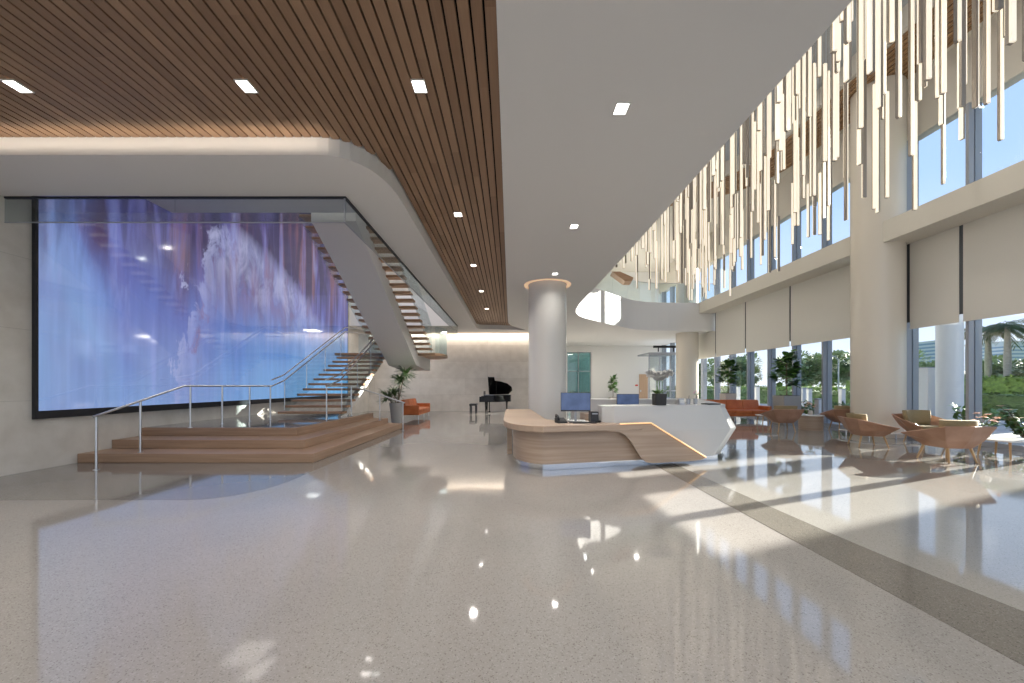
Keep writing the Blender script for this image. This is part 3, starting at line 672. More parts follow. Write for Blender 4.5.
# ------------------------------------------------------------------ reception desk
def fr(px, py, off=0.0):
    k_ = (px - CX) / F; D = (6.28 + off) / (1 - .24 * k_)
    return (k_ * D, D, EYE - (py - CY) * D / F)
r = thing('reception_desk', 'sculpted reception desk, pale oak front folding into white counter with glowing edge', 'reception desk', (0, 0, 0))
ctop = [(-.12, 10.9), (-.13, 7.6)] + arc((-.13, 7.6), (-.12, 6.55), (.55, 6.30), 8)[1:] + [(1.95, 6.635), (2.35, 6.73), (2.35, 7.35), (1.2, 7.35)] + arc((1.2, 7.35), (.72, 7.35), (.72, 7.9), 5)[1:] + [(.6, 10.9)]
MB().prism(ctop, .675, .785).build('wood_counter', 'deskwood', r, bevel=.012)
cb = arc((.06, 7.45), (.06, 6.66), (.60, 6.48), 10) + [(2.5, 6.94), (2.5, 7.35), (.6, 7.05), (.3, 7.45)]
MB().prism(cb, .11, .675).build('front_panel', 'deskwood', r, smooth=True)
ck = arc((.10, 7.43), (.10, 6.70), (.62, 6.52), 10) + [(2.5, 6.98), (2.55, 7.0), (3.0, 7.16), (4.06, 7.43), (4.06, 7.52), (2.5, 7.2), (.6, 6.95), (.3, 7.35)]
MB().prism(ck, .003, .11).build('plinth', 'chrome', r, smooth=True)
MB().box(-.06, 8.1, .003, .04, 8.7, .675).box(-.06, 10.2, .003, .04, 10.85, .675).build('side_panel', 'deskwood', r)
# folded oak wing in front of the white body
edge_px = [(612, 424.2), (651, 423.2), (706, 457.8), (701, 460), (690, 461.2), (652, 463.3), (646, 462.3), (641, 458), (636, 450), (631, 441.5), (626, 435.5), (619, 432), (607, 431.2)]
wp = [fr(*p, off=-.10) for p in edge_px]
MB().poly3(wp, (.02, .14, 0)).build('oak_wing', 'deskwood', r)
gl = [fr(620, 423.9, -.115), fr(651, 422.9, -.115), fr(706, 457.2, -.115)]
M['desk_led'] = mat('desk_edge_led', (1, .7, .4), .5, emis=(1.0, .55, .22), estr=.75)
MB().tube(gl, .011, 8).build('edge_light', 'desk_led', r, smooth=True)
# white body, three rings: bottom, bulge, top
top = [(1.80, 7.34), (1.66, 7.20), (1.68, 6.97), (1.88, 6.84), (3.0, 7.10), (4.08, 7.36), (4.26, 7.52), (4.75, 8.9), (5.25, 10.7), (5.1, 10.95), (1.75, 10.95), (1.75, 10.40), (4.55, 10.40), (4.10, 9.0), (3.70, 7.80), (3.45, 7.62)]
mid = list(top); bot = list(top)
mid[4] = (3.0, 7.08); mid[5] = (4.30, 7.40); mid[6] = (4.50, 7.56); mid[7] = (4.95, 8.9); mid[8] = (5.45, 10.7)
bot[4] = (3.0, 7.12); bot[5] = (3.94, 7.36); bot[6] = (4.16, 7.54); bot[7] = (4.55, 8.9); bot[8] = (5.05, 10.6)
m_ = MB(); bm = m_.bm
rg = [[bm.verts.new((p[0], p[1], z)) for p in ring] for ring, z in ((bot, .10), (mid, .62), (top, 1.03))]
cap = [bm.verts.new((p[0], p[1], 1.09)) for p in top]; rg.append(cap)
n = len(top)
for a, b_ in zip(rg, rg[1:]):
    for i in range(n): bm.faces.new((a[i], a[(i+1) % n], b_[(i+1) % n], b_[i]))
for ring, vv in ((bot, rg[0]), (top, rg[-1])):
    for t in tessellate_polygon([[Vector((p[0], p[1], 0)) for p in ring]]):
        bm.faces.new([vv[i] for i in t])
m_.build('white_counter', 'corian', r, bevel=.012)
MB().box(1.9, 9.6, .003, 4.0, 10.3, .74).build('rear_desk', 'deskwood', r)

# desk equipment
def monitor(x, y, z, w_, h_, rz, label, face=None):
    t = thing('monitor', label, 'monitor', (x, y, z), rz, 'screens on the desk')
    MB().box(-w_/2, -.012, .20, w_/2, .018, .20 + h_).build('housing', 'plastic', t, bevel=.004)
    MB().box(-w_/2 + .008, -.015, .225, w_/2 - .008, -.0125, .19 + h_).build('screen', face or M['mon'], t)
    MB().box(-.02, .02, .015, .02, .04, .3).build('neck', 'alu', t)
    MB().box(-.13, -.08, 0, .13, .10, .014).build('base', 'plastic', t, bevel=.004)
    return t
M['mon'] = noise_mat('monitor_face', (0.035, 0.05, 0.11), (0.07, 0.10, 0.20), 4.0, 0.25)
bs(M['mon']).inputs['Emission Color'].default_value = (.10, .16, .32, 1); bs(M['mon']).inputs['Emission Strength'].default_value = .35
monitor(1.20, 6.95, .786, .54, .345, math.radians(-4), 'blue grey monitor standing on the oak counter')
monitor(3.1, 10.0, .741, .60, .30, math.radians(5), 'low monitor peeking over the rear of the desk')
t = thing('keyboard', 'black keyboard lying beside the monitor on the oak counter', 'keyboard', (1.33, 6.80, .786), math.radians(-3))
MB().box(-.21, -.06, 0, .21, .06, .014).build('body', 'plastic', t, bevel=.003)
m_ = MB()
for i in range(14):
    for j in range(4): m_.box(-.20 + i*.0285, -.052 + j*.026, .014, -.20 + i*.0285 + .023, -.052 + j*.026 + .021, .019)
m_.build('keys', 'plastic', t)
t = thing('mouse', 'small black mouse at the right end of the keyboard', 'mouse', (1.62, 6.88, .786))
m_ = MB(); bmesh.ops.create_icosphere(m_.bm, subdivisions=2, radius=.5, matrix=Matrix.Diagonal((.065, .11, .05, 1)) @ Matrix.Translation((0, 0, .5)))
m_.build('shell', 'plastic', t, smooth=True)
t = thing('desk_phone', 'black desk phone left of the monitor on the oak counter', 'telephone', (.92, 6.85, .786), math.radians(15))
MB().poly3([(-.09, -.09, 0), (-.09, .09, 0), (-.09, .09, .09), (-.09, -.09, .03)], (.18, 0, 0)).build('body', 'plastic', t, bevel=.006)
MB().tube([(-.07, -.07, .05), (-.075, -.06, .10), (-.07, 0, .13), (-.07, .06, .14), (-.06, .08, .10)], .02, 10).build('handset', 'plastic', t, smooth=True)
t = thing('computer_tower', 'black computer case at the left end of the white counter', 'computer', (1.56, 7.0, .786))
MB().box(-.09, -.11, 0, .05, .12, .20).build('case', 'plastic', t, bevel=.005)
MB().box(-.07, -.113, .15, .03, -.1105, .17).build('drive_slot', 'alu', t)
t = thing('paper_stack', 'white papers lying behind the monitor on the oak counter', 'papers', (1.25, 7.17, .786), 0)
MB().box(-.16, -.11, 0, .16, .11, .02).build('sheets', 'paper', t)
t = thing('card_holder', 'small steel card holder on the white counter, beside the orchids', 'card holder', (3.32, 7.35, 1.091))
MB().poly3([(-.05, -.03, 0), (-.05, .05, 0), (-.05, .03, .12), (-.05, .01, .12)], (.10, 0, 0)).build('stand', 'steel', t)
MB().box(-.045, -.022, .012, .045, -.019, .09).build('card', 'paper', t)
for x, lb in ((3.52, 'left steel pen cup on the white counter beside the clipboard'), (3.66, 'right steel pen cup on the white counter beside the clipboard')):
    t = thing('pen_cup', lb, 'pen cup', (x, 7.5, 1.091), 0, 'pen cups on the counter')
    MB().lathe([(.035, 0), (.04, .11), (.034, .11), (.03, .01)], 0, 0, 20).build('cup', 'alu', t, smooth=True)
    MB().tube([(0, 0, .01), (.02, .01, .17)], .004, 6).build('pen', 'plastic', t)
t = thing('clipboard', 'flat black clipboard lying near the right end of the white counter', 'clipboard', (3.92, 7.42, 1.091), .3)
MB().box(-.14, -.1, 0, .14, .1, .02).build('board', 'plastic', t)
MB().box(-.04, .06, .02, .04, .09, .03).build('clip', 'steel', t)

random.seed(11)
def orchid():
    t = thing('orchid_planter', 'white orchids in a black ribbed square planter on the white counter', 'flowers', (2.80, 7.13, 1.091))
    MB().poly3([(-.095, -.095, 0), (.095, -.095, 0), (.105, -.105, .21), (-.105, -.105, .21)], (0, .2, 0)).build('planter', 'potb', t, bevel=.006)
    MB().box(-.09, -.09, .19, .09, .09, .215).build('soil', 'soil', list(COL.objects)[-1])
    lf = MB(); st = MB(); fl = MB()
    for i in range(16):
        a = random.uniform(0, 2*PI); lf.leaf((random.uniform(-.06, .06), random.uniform(-.06, .06), .21), (math.cos(a), math.sin(a), random.uniform(.3, 1.0)), random.uniform(.12, .2), .06)
    for i in range(9):
        bx, by = random.uniform(-.07, .07), random.uniform(-.07, .07); a = (i / 9) * 2 * PI + random.uniform(-.2, .2)
        hx, hy = math.cos(a) * .17, math.sin(a) * .12; h = random.uniform(.54, .64)
        path = arc((bx, by, .2), (bx, by, h + .08), (bx + hx, by + hy, h - .02), 6)
        st.tube(path, .0035, 5)
        for p in path[3:]:
            for _ in range(6):
                c = Vector(p) + Vector((random.uniform(-.03, .03), random.uniform(-.03, .03), random.uniform(-.03, .02)))
                for q in range(5):
                    b_ = q * 2 * PI / 5; fl.leaf(c, (math.cos(b_), -.3, math.sin(b_)), .05, .06); fl.leaf(c, (math.sin(b_), math.cos(b_), .3), .045, .05)
    lf.build('leaves', 'leaf', t); st.build('stems', 'leaf2', t); fl.build('blossoms', 'petal', t)
orchid()

# ------------------------------------------------------------------ plants
def fig(name, label, loc, pot_w, pot_h, pot_t, zf0, zf1, rad, seed, pm, n=70, group=None):
    random.seed(seed)
    t = thing(name, label, 'plant', loc, 0, group)
    w1_, w2_ = pot_w / 2, pot_t / 2
    pt_ = MB().prism([(-w1_, -w1_), (w1_, -w1_), (w1_, w1_), (-w1_, w1_)], 0.003, pot_h, [(-w2_, -w2_), (w2_, -w2_), (w2_, w2_), (-w2_, w2_)]).build('pot', pm, t, bevel=.01)
    MB().box(-w2_ + .03, -w2_ + .03, pot_h, w2_ - .03, w2_ - .03, pot_h + .012).build('soil', 'soil', pt_)
    MB().tube([(0, 0, pot_h), (.02, .01, (pot_h + zf0) / 2), (-.01, 0, zf0 + .1), (0, .0, zf1 - .15)], .022, 8, .01).build('trunk', 'bark', t, smooth=True)
    m_ = MB(); br = MB()
    for k_ in range(9):
        a = k_ * 2.4; z = zf0 + (zf1 - zf0) * k_ / 10; rr = rad * (.85 if z < (zf0 + zf1) / 2 else .6)
        e_ = (math.cos(a) * rr * .75, math.sin(a) * rr * .75, z + .25)
        br.tube([(0, 0, z), ((e_[0]) * .5, e_[1] * .5, z + .1), e_], .01, 6, .005)
        for j in range(n // 9):
            t_ = random.uniform(.35, 1.05); b_ = (e_[0] * t_, e_[1] * t_, z + .25 * t_ * t_ + random.uniform(-.05, .05))
            d = (math.cos(a) + random.uniform(-1.1, 1.1), math.sin(a) + random.uniform(-1.1, 1.1), random.uniform(-.25, .8))
            m_.leaf(b_, d, random.uniform(.24, .36), random.uniform(.17, .25))
    b2_ = br.build('branches', 'bark', t); m_.build('leaves', 'leaf', b2_)
    return t
fig('potted_fig_tree', 'leafy fig tree in a pale pot behind the orange sofa', (9.75, 17.0, 0), .42, 1.12, .50, 1.50, 2.55, .55, 3, 'potw', 190)
fig('potted_fig_tree', 'taller heart shaped fig tree in a square grey box planter by the windows', (10.55, 14.5, 0), .62, 1.08, .64, 1.45, 2.70, .58, 8, 'pot', 230)
fig('potted_tree', 'small dark leafed tree against the rear wall beyond the desk', (7.45, 27.5, 0), .45, .62, .5, 1.0, 2.1, .32, 5, 'potw', 150)
def dracaena():
    random.seed(21)
    t = thing('potted_dracaena', 'spiky potted dracaena in a tall tapered grey pot beside the steps', 'plant', (-4.30, 14.4, 0))
    MB().lathe([(.17, .003), (.27, .82), (.25, .82), (.24, .76)], 0, 0, 28).build('pot', 'pot', t, smooth=True)
    MB().lathe([(.235, .75), (.235, .77)], 0, 0, 20).build('soil', 'soil', t)
    st = MB(); lf = MB()
    for (x, y, h) in ((-.05, 0, 1.25), (.08, .05, 1.72), (.22, -.05, 2.0), (-.22, .05, 1.1)):
        st.tube([(x * .3, y, .76), (x, y, h * .75), (x * 1.6, y, h)], .02, 7, .014)
        for _ in range(110):
            a = random.uniform(0, 2*PI); e_ = random.uniform(-.5, 1.2)
            lf.leaf((x * 1.6, y, h - random.uniform(0, .18)), (math.cos(a), math.sin(a), e_), random.uniform(.3, .48), .035)
    st.build('stems', 'bark', t, smooth=True); lf.build('leaves', 'leafd', t)
dracaena()

# ------------------------------------------------------------------ sofas
def sofa(label, loc, rz, L, n, depth=.80):
    t = thing('sofa', label, 'sofa', loc, rz)
    # local: length along X, front towards -Y
    MB().box(-L/2 + .02, -depth/2 + .02, .20, L/2 - .02, depth/2 - .02, .30).build('seat_frame', 'orange', t, bevel=.015)
    cw = (L - .24) / n
    for i in range(n):
        x0 = -L/2 + .12 + i * cw
        MB().box(x0 + .006, -depth/2, .30, x0 + cw - .006, depth/2 - .18, .45).build('seat_cushion', 'orange', t, bevel=.035)
        MB().poly3([(x0 + .006, depth/2 - .24, .42), (x0 + .006, depth/2 - .10, .42), (x0 + .006, depth/2 - .02, .86), (x0 + .006, depth/2 - .14, .86)], (cw - .012, 0, 0)).build('back_cushion', 'orange', t, bevel=.03)
    MB().poly3([(-L/2 + .03, depth/2 - .10, .28), (-L/2 + .03, depth/2 - .03, .28), (-L/2 + .03, depth/2 + .04, .82), (-L/2 + .03, depth/2 - .02, .82)], (L - .06, 0, 0)).build('back_frame', 'orange', t)
    for s_ in (-1, 1):
        MB().box(min(s_ * (L/2 - .11), s_ * L/2), -depth/2 + .01, .22, max(s_ * (L/2 - .11), s_ * L/2), depth/2, .62).build('arm', 'orange', t, bevel=.03)
        for yy in (-depth/2 + .06, depth/2 - .08):
            MB().box(s_ * (L/2 - .12) - .015, yy - .015, .003, s_ * (L/2 - .12) + .015, yy + .015, .21).build('leg', 'steel', t)
    MB().box(-.015, -depth/2 + .045, .003, .015, -depth/2 + .075, .21).build('leg', 'steel', t)
    return t
sofa('small orange leather sofa against the limestone wall beside the potted dracaena', (-4.28, 17.35, .002), math.radians(90), 2.3, 3, .82)
sofa('long orange leather sofa by the windows behind the reception desk', (9.25, 16.0, .002), math.radians(0), 3.0, 4, .85)

# ------------------------------------------------------------------ lounge chairs
def lounge_chair(label, loc, rz):
    t = thing('lounge_chair', label, 'chair', loc, rz, 'tan shell lounge chairs')
    # front towards -Y; back towards +Y. Shell ring: bottom small, top wide and flared
    plan = [((-.20, -.20), (-.33, -.30), (-.49, -.32, .50)), ((-.23, .0), (-.36, .02), (-.48, .05, .60)), ((-.20, .20), (-.31, .27), (-.42, .36, .69)),
            ((0, .23), (0, .32), (0, .42, .70))]
    plan = plan + [tuple((-c[0],) + tuple(c[1:]) for c in col_) for col_ in plan[2::-1]]
    m_ = MB(); bm = m_.bm
    vr = [[bm.verts.new((c[k_][0], c[k_][1], (.28, .42, 0)[k_] if k_ < 2 else c[k_][2])) for c in plan] for k_ in range(3)]
    for a, b_ in zip(vr, vr[1:]):
        for i in range(len(plan) - 1): bm.faces.new((a[i], a[i+1], b_[i+1], b_[i]))
    bm.faces.new(vr[0])
    m_.build('shell', 'tan', t, solid=.028, bevel=.012)
    pts = [(math.sin(a) * .31, math.cos(a) * .27) for a in [math.radians(x) for x in range(-120, 121, 20)]]
    MB().prism([(p[0], p[1]) for p in pts] + [(.27, -.28), (-.27, -.28)], .335, .44).build('seat_cushion', 'khaki', t, bevel=.03)
    m_ = MB(); bm = m_.bm; g = []
    for j, (z, dp, hw) in enumerate(((.44, .20, .27), (.61, .27, .33), (.79, .31, .34))):
        g.append([bm.verts.new((math.sin(a) * hw, math.cos(a) * dp, z)) for a in [math.radians(x) for x in range(-60, 61, 15)]])
    for a, b_ in zip(g, g[1:]):
        for i in range(len(a) - 1): bm.faces.new((a[i], a[i+1], b_[i+1], b_[i]))
    m_.build('back_cushion', 'khaki', t, smooth=True, solid=.085)
    for sx in (-1, 1):
        MB().tube([(sx * .20, -.18, .32), (sx * .26, -.25, .003)], .022, 8, .013).build('leg', 'legwood', t, smooth=True)
        MB().tube([(sx * .18, .18, .32), (sx * .23, .25, .003)], .022, 8, .013).build('leg', 'legwood', t, smooth=True)
    return t
Z2 = .002
c0 = lounge_chair('tan lounge chair seen from behind, in front of the grey box planter', (8.75, 12.2, Z2), math.radians(170))
dup(c0, (10.74, 12.25, Z2), math.radians(165), 'tan lounge chair just left of the tall ivory column').scale = (1, 1, 1)
dup(c0, (8.6, 9.15, Z2), math.radians(72), 'tan lounge chair turned sideways in front of the tall ivory column').scale = (1.05, 1.05, .95)
dup(c0, (10.45, 9.6, Z2), math.radians(-5), 'tan lounge chair facing the room, khaki back cushion towards the windows')
dup(c0, (8.45, 7.35, Z2), math.radians(178), 'nearest tan lounge chair, its back turned to the camera').scale = (1.05, 1.05, .98)
for o in COL.objects:
    if o.name.startswith('lounge_chair'): o.scale = [s_ * 1.04 for s_ in o.scale]

# tables
t = thing('drum_table', 'round oak drum table with white top between the tan chairs', 'table', (9.93, 12.55, Z2))
MB().lathe([(.33, .003), (.34, .47)], 0, 0, 40).build('drum', 'deskwood', t, smooth=True)
MB().lathe([(.36, .471), (.36, .50)], 0, 0, 40).build('table_top', 'marble', t, smooth=True)
def low_table(label, loc, rz, s_):
    t = thing('coffee_table', label, 'table', loc, rz)
    pts = smoothline([(-.5*s_, -.1), (-.35*s_, -.42*s_), (.4*s_, -.38*s_), (.55*s_, .05), (.25*s_, .38*s_), (-.4*s_, .35*s_), (-.5*s_, -.1)], 2)[:-1]
    MB().prism(pts, .345, .375).build('table_top', 'marble', t, bevel=.006)
    for x, y in ((-.32, -.22), (.34, -.22), (.2, .22), (-.28, .2)):
        MB().tube([(x*s_, y*s_, .345), (x*s_*1.15, y*s_*1.15, .003)], .022, 8, .014).build('leg', 'legwood', t, smooth=True)
low_table('low white topped table with oak legs beside the nearest tan chair', (10.1, 7.75, Z2), .2, 1.0)
low_table('low white topped table in front of the long orange sofa', (9.6, 14.2, Z2), 0, .8)
t = thing('ring_bench', 'low curved white bench ring around the foot of the ivory column', 'bench', (10.78, 11.15, Z2))
m_ = MB(); A = []; B = []
for i in range(19):
    a = math.radians(170 + i * 7.4); A.append((.78 * math.cos(a), .78 * math.sin(a))); B.append((1.0 * math.cos(a), 1.0 * math.sin(a)))
m_.prism(A + B[::-1], .14, .17).build('seat', 'marble', t)
for a in (178, 215, 250, 290):
    a = math.radians(a); MB().tube([(.89 * math.cos(a), .89 * math.sin(a), .003), (.89 * math.cos(a), .89 * math.sin(a), .14)], .02, 8).build('leg', 'steel', t)
def flowers(label, loc, petal, s_=1.0, seed=1):
    random.seed(seed)
    t = thing('flower_vase', label, 'flowers', loc)
    MB().lathe([(.05*s_, .002), (.07*s_, .08*s_), (.05*s_, .16*s_), (.045*s_, .16*s_)], 0, 0, 20).build('vase', 'potw', t, smooth=True)
    st = MB(); lf = MB(); fl = MB()
    for i in range(8):
        a = i * .8; e_ = (math.cos(a) * .13*s_, math.sin(a) * .13*s_, (.30 + .06 * (i % 3))*s_)
        st.tube([(0, 0, .14*s_), e_], .003, 5)
        for _ in range(3): lf.leaf((e_[0]*.5, e_[1]*.5, .22*s_), (math.cos(a + random.uniform(-1, 1)), math.sin(a + random.uniform(-1, 1)), .4), .12*s_, .05*s_)
        for q in range(7): fl.leaf(e_, (math.cos(q * .9), math.sin(q * .9), random.uniform(-.2, .7)), .06*s_, .05*s_)
    st.build('stems', 'leaf2', t); lf.build('leaves', 'leaf', t); fl.build('blossoms', petal, t)
flowers('peach flowers in a pale vase on the low table beside the nearest chair', (9.95, 7.95, Z2 + .376), 'peach', 1.15, 4)
t = thing('side_table', 'narrow steel side table at the left end of the long orange sofa', 'table', (8.35, 17.0, Z2))
MB().lathe([(.16, .003), (.16, .02)], 0, 0, 24).lathe([(.02, .02), (.02, .86)], 0, 0, 10).build('stem', 'steel', t, smooth=True)
MB().lathe([(.24, .86), (.24, .885)], 0, 0, 28).build('table_top', 'marble', t)
flowers('pink orchids on a side table behind the orange sofa', (8.35, 17.0, Z2 + .886), 'pink', .8, 6)
flowers('peach flowers in a pale vase on the white drum table', (9.93, 12.55, Z2 + .501), 'peach', .9, 9)

# ------------------------------------------------------------------ grand piano and bench
def piano():
    t = thing('grand_piano', 'black grand piano with raised lid before the far limestone wall', 'piano', (-.80, 20.2, 0)); t.scale = (.90, .95, 1.0)
    # plan: keyboard at -X, tail at +X, treble side (open) towards -Y
    body = [(-.62, -.72), (-.05, -.74)] + arc((-.05, -.74), (.25, -.70), (.45, -.35), 5)[1:] + arc((.45, -.35), (.62, -.1), (.90, -.05), 5)[1:] + arc((.90, -.05), (1.05, .30), (.80, .72), 6)[1:] + [(-.62, .74)]
    MB().prism(body, .62, .98).build('case', 'blackgloss', t, bevel=.01)
    ins = [(x * .94, y * .94) for x, y in body]
    MB().prism(ins, .981, .99).build('harp', 'gold', t)
    kb = MB().box(-.86, -.72, .62, -.62, .74, .72).box(-.86, -.74, .62, -.60, -.68, .90).box(-.86, .70, .62, -.60, .76, .90).build('key_bed', 'blackgloss', t, bevel=.008)
    m_ = MB()
    for i in range(52): m_.box(-.84, -.64 + i * .0247, .721, -.70, -.64 + i * .0247 + .0235, .737)
    m_.build('white_keys', 'ivory', kb)
    m_ = MB()
    for i in range(51):
        if i % 7 not in (2, 6): m_.box(-.79, -.64 + i * .0247 + .017, .737, -.70, -.64 + i * .0247 + .030, .748)
    m_.build('black_keys', 'plastic', kb)
    MB().box(-.62, -.66, .98, -.60, .70, 1.18).build('music_desk', 'blackgloss', t)
    # lid hinged on +Y side, rotated open about X
    hy, hz = .72, 1.0; an = math.radians(38)
    lid = []
    for x, y in [(-.38, -.74), (-.02, -.74), (0, -.45), (.35, -.38), (.75, -.2), (1.0, .1), (1.02, .4), (.8, .72), (-.38, .74)]:
        d_ = hy - y; lid.append((x, hy - d_ * math.cos(an), hz + d_ * math.sin(an)))
    MB().poly3(lid, (0, .022 * math.sin(an), .022 * math.cos(an))).build('lid', 'blackgloss', t)
    fb = [(-.62, .70), (-.37, .70), (-.37, -.72), (-.62, -.72)]
    MB().poly3([(x + (0 if x > -.5 else .22), hy - (hy - y) * math.cos(an) * 1.0, hz + .03 + (hy - y) * math.sin(an) * 1.0) for x, y in [(-.38, .70), (-.36, .70), (-.36, -.72), (-.38, -.72)]], (-.02, 0, .03)).build('lid_flap', 'blackgloss', t)
    MB().tube([(.1, -.66, .98), (.1, -.30, 1.58)], .012, 8).build('prop_stick', 'blackgloss', t)
    for x, y in ((-.50, -.6), (-.50, .6), (.70, .35)):
        MB().lathe([(.025, .10), (.035, .14), (.055, .55), (.075, .62)], x, y, 12).lathe([(.03, .003), (.03, .10)], x, y, 12).build('leg', 'blackgloss', t, smooth=True)
    MB().box(-.36, -.08, .10, -.30, -.05, .62).box(-.36, .05, .10, -.30, .08, .62).box(-.40, -.12, .06, -.26, .12, .11).build('pedal_lyre', 'blackgloss', t)
    b_ = thing('piano_bench', 'small black piano bench left of the grand piano', 'bench', (-1.93, 20.1, 0))
    MB().box(-.19, -.36, .42, .19, .36, .52).build('seat', 'plastic', b_, bevel=.02)
    for x in (-.14, .14):
        for y in (-.32, .32): MB().box(x - .028, y - .028, .003, x + .028, y + .028, .42).build('leg', 'plastic', b_)
piano()

# ------------------------------------------------------------------ rear: door, sign, glass vestibule
dr = struct(MB().box(9.85, YR - .05, 0, 10.5, YR, 2.35).build('door_1', 'doorwood'))
MB().box(9.92, YR - .10, 1.0, 9.98, YR - .05, 1.15).build('door_handle', 'steel', dr)
tag(MB().box(9.55, YR - .04, 1.45, 9.75, YR - .005, 1.56).build('wall_sign', 'red'), 'tiny red wall sign left of the tan door on the rear wall', 'sign')
t = thing('glass_vestibule', 'glazed vestibule with grey frames at the far corner of the lobby', 'vestibule', (9.2, 25.2, 0))
for x in (0, .7, 1.4, 2.0): MB().box(x, 0, 0, x + .06, .06, 3.55).build('upright', 'alu', t)
for z in (0, 1.1, 2.3, 3.5): MB().box(0, 0, z, 2.06, .06, z + .07).build('crossbar', 'alu', t)
MB().box(.06, .025, .07, 2.0, .035, 3.5).build('pane', 'smoke_glass', t)
MB().box(0, 0, 3.57, 2.06, 2.2, 3.68).build('canopy', 'alu', t)
MB().box(.2, -.3, 3.95, 2.0, -.24, 4.1).box(.5, -.3, 3.7, .56, -.24, 4.0).box(1.5, -.3, 3.7, 1.56, -.24, 4.0).build('sign_rail', 'blackmat', t)

# ------------------------------------------------------------------ chandelier: glowing bar pendants
random.seed(5)
proto = {}
def make_bar(L):
    L = round(L * 5) / 5
    if L not in proto:
        me = []
        for nm, m_, mt in (('diffuser', MB().box(-.024, -.028, 0, .024, -.006, L), 'bar'), ('channel', MB().box(-.027, -.006, -.004, .027, .022, L + .004), 'channel')):
            bmesh.ops.recalc_face_normals(m_.bm, faces=m_.bm.faces)
            d = bpy.data.meshes.new(nm); m_.bm.to_mesh(d); m_.bm.free(); d.materials.append(M[mt]); me.append((nm, d))
        proto[L] = me
    return L, proto[L]
def in_region(x, y):
    # the cluster follows the curve of the ceiling edge
    if x < 3.35 or x > 8.0 or y < 3.4: return False
    if y > 12.2 + .75 * (x - 3.2): return False
    if y < 6.0 and x > 7.2: return False
    return y < 15.6
cab = MB().tube([(0, 0, 0), (0, 0, 1)], .003, 4)
cm = bpy.data.meshes.new('cable'); cab.bm.to_mesh(cm); cab.bm.free(); cm.materials.append(M['channel'])
placed = []; tries = 0
while len(placed) < 290 and tries < 20000:
    tries += 1
    x = random.uniform(3.3, 8.0); y = random.uniform(3.4, 15.6)
    if not in_region(x, y): continue
    if any((x-a)**2 + (y-b_)**2 < .13**2 for a, b_ in placed): continue
    placed.append((x, y))
for i, (x, y) in enumerate(placed):
    L, me = make_bar(random.choice((1.4, 1.6, 1.8, 2.0, 2.2, 2.4, 2.8, 3.2)))
    zb = random.uniform(4.75, 7.6)
    if random.random() < .35: zb = random.uniform(4.7, 5.6)
    zb = min(zb, 10.1 - L)
    t = thing('bar_pendant', 'slim cream glowing bar hanging in the dense atrium chandelier cluster', 'pendant light', (x, y, zb), random.choice((0, 0, PI/2, -PI/2, PI, .4, -.5, math.radians(30))), 'glowing bars of the atrium chandelier')
    for nm, d in me:
        o = bpy.data.objects.new(nm, d); o.parent = t; COL.objects.link(o)
    o = bpy.data.objects.new('cable', cm); o.parent = t; o.location = (0, 0, L); o.scale = (1, 1, max(.1, ROOF - zb - L)); COL.objects.link(o)

# ------------------------------------------------------------------ outdoors
struct(MB().box(WR + .35, -40, -.35, 21, 120, -.02).build('pavement', 'pave'))
struct(MB().box(21, -60, -.35, 500, 400, -.06).build('lawn', 'grass'))
struct(MB().box(23.5, -60, -.07, 29, 300, -.04).build('road', 'asphalt'))
def hedge(label, x0, x1, y0, y1, h, m, seed):
    random.seed(seed); bmx = bmesh.new()
    mt = Matrix.Translation(((x0+x1)/2, (y0+y1)/2, h/2)) @ Matrix.Diagonal((x1-x0, y1-y0, h, 1))
    bmesh.ops.create_cube(bmx, size=1, matrix=mt)
    bmesh.ops.subdivide_edges(bmx, edges=[e_ for e_ in bmx.edges if abs((e_.verts[0].co - e_.verts[1].co).y) > 1], cuts=int((y1-y0)/.8))
    bmesh.ops.subdivide_edges(bmx, edges=[e_ for e_ in bmx.edges if abs((e_.verts[0].co - e_.verts[1].co).y) < .1], cuts=3, use_grid_fill=True)
    for v in bmx.verts:
        v.co += Vector((random.uniform(-.07, .07), random.uniform(-.1, .1), random.uniform(-.05, .05) if v.co.z > .1 else 0))
    mb = MB(); mb.bm.free(); mb.bm = bmx
    for _ in range(1800):
        z = random.uniform(.1, h); top_ = random.random() < .5
        p = (random.uniform(x0, x1), random.uniform(y0, y1), h) if top_ else (x0, random.uniform(y0, y1), z)
        mb.leaf(p, (random.uniform(-1, .2), random.uniform(-1, 1), random.uniform(.1, 1)), .22, .14)
    tag(mb.build('hedge', m), label, 'hedge')
hedge('tall bright green clipped hedge in front of the palms', 30, 31.5, 12, 34, 1.95, 'hedge', 1)
hedge('long low bright green hedge under the broadleaf trees', 30, 31.5, 36, 95, 1.35, 'hedge', 3)
hedge('lower darker hedge in front of the road', 21.6, 22.6, 5, 75, 1.05, 'hedge2', 2)
TREES = []
def tree_mesh(seed, h, r_):
    random.seed(seed); cr = MB(); tr = MB()
    tr.tube([(0, 0, -.1), (.1, 0, h * .35), (0, .1, h * .7)], .22, 8, .08)
    for k_ in range(9):
        a = random.uniform(0, 2*PI); d = random.uniform(0, r_ * .75); c = Vector((math.cos(a)*d, math.sin(a)*d, random.uniform(h*.42, h*.82))); rr = random.uniform(.35, .55) * r_
        tr.tube([(0, 0, h * .35), c], .07, 6, .03)
        for _ in range(190):
            v = Vector((random.gauss(0, 1), random.gauss(0, 1), random.gauss(0, 1))).normalized() * rr * random.uniform(.6, 1.0)
            cr.leaf(c + v, v + Vector((0, 0, .2)), random.uniform(.4, .65), random.uniform(.28, .45))
    return cr, tr
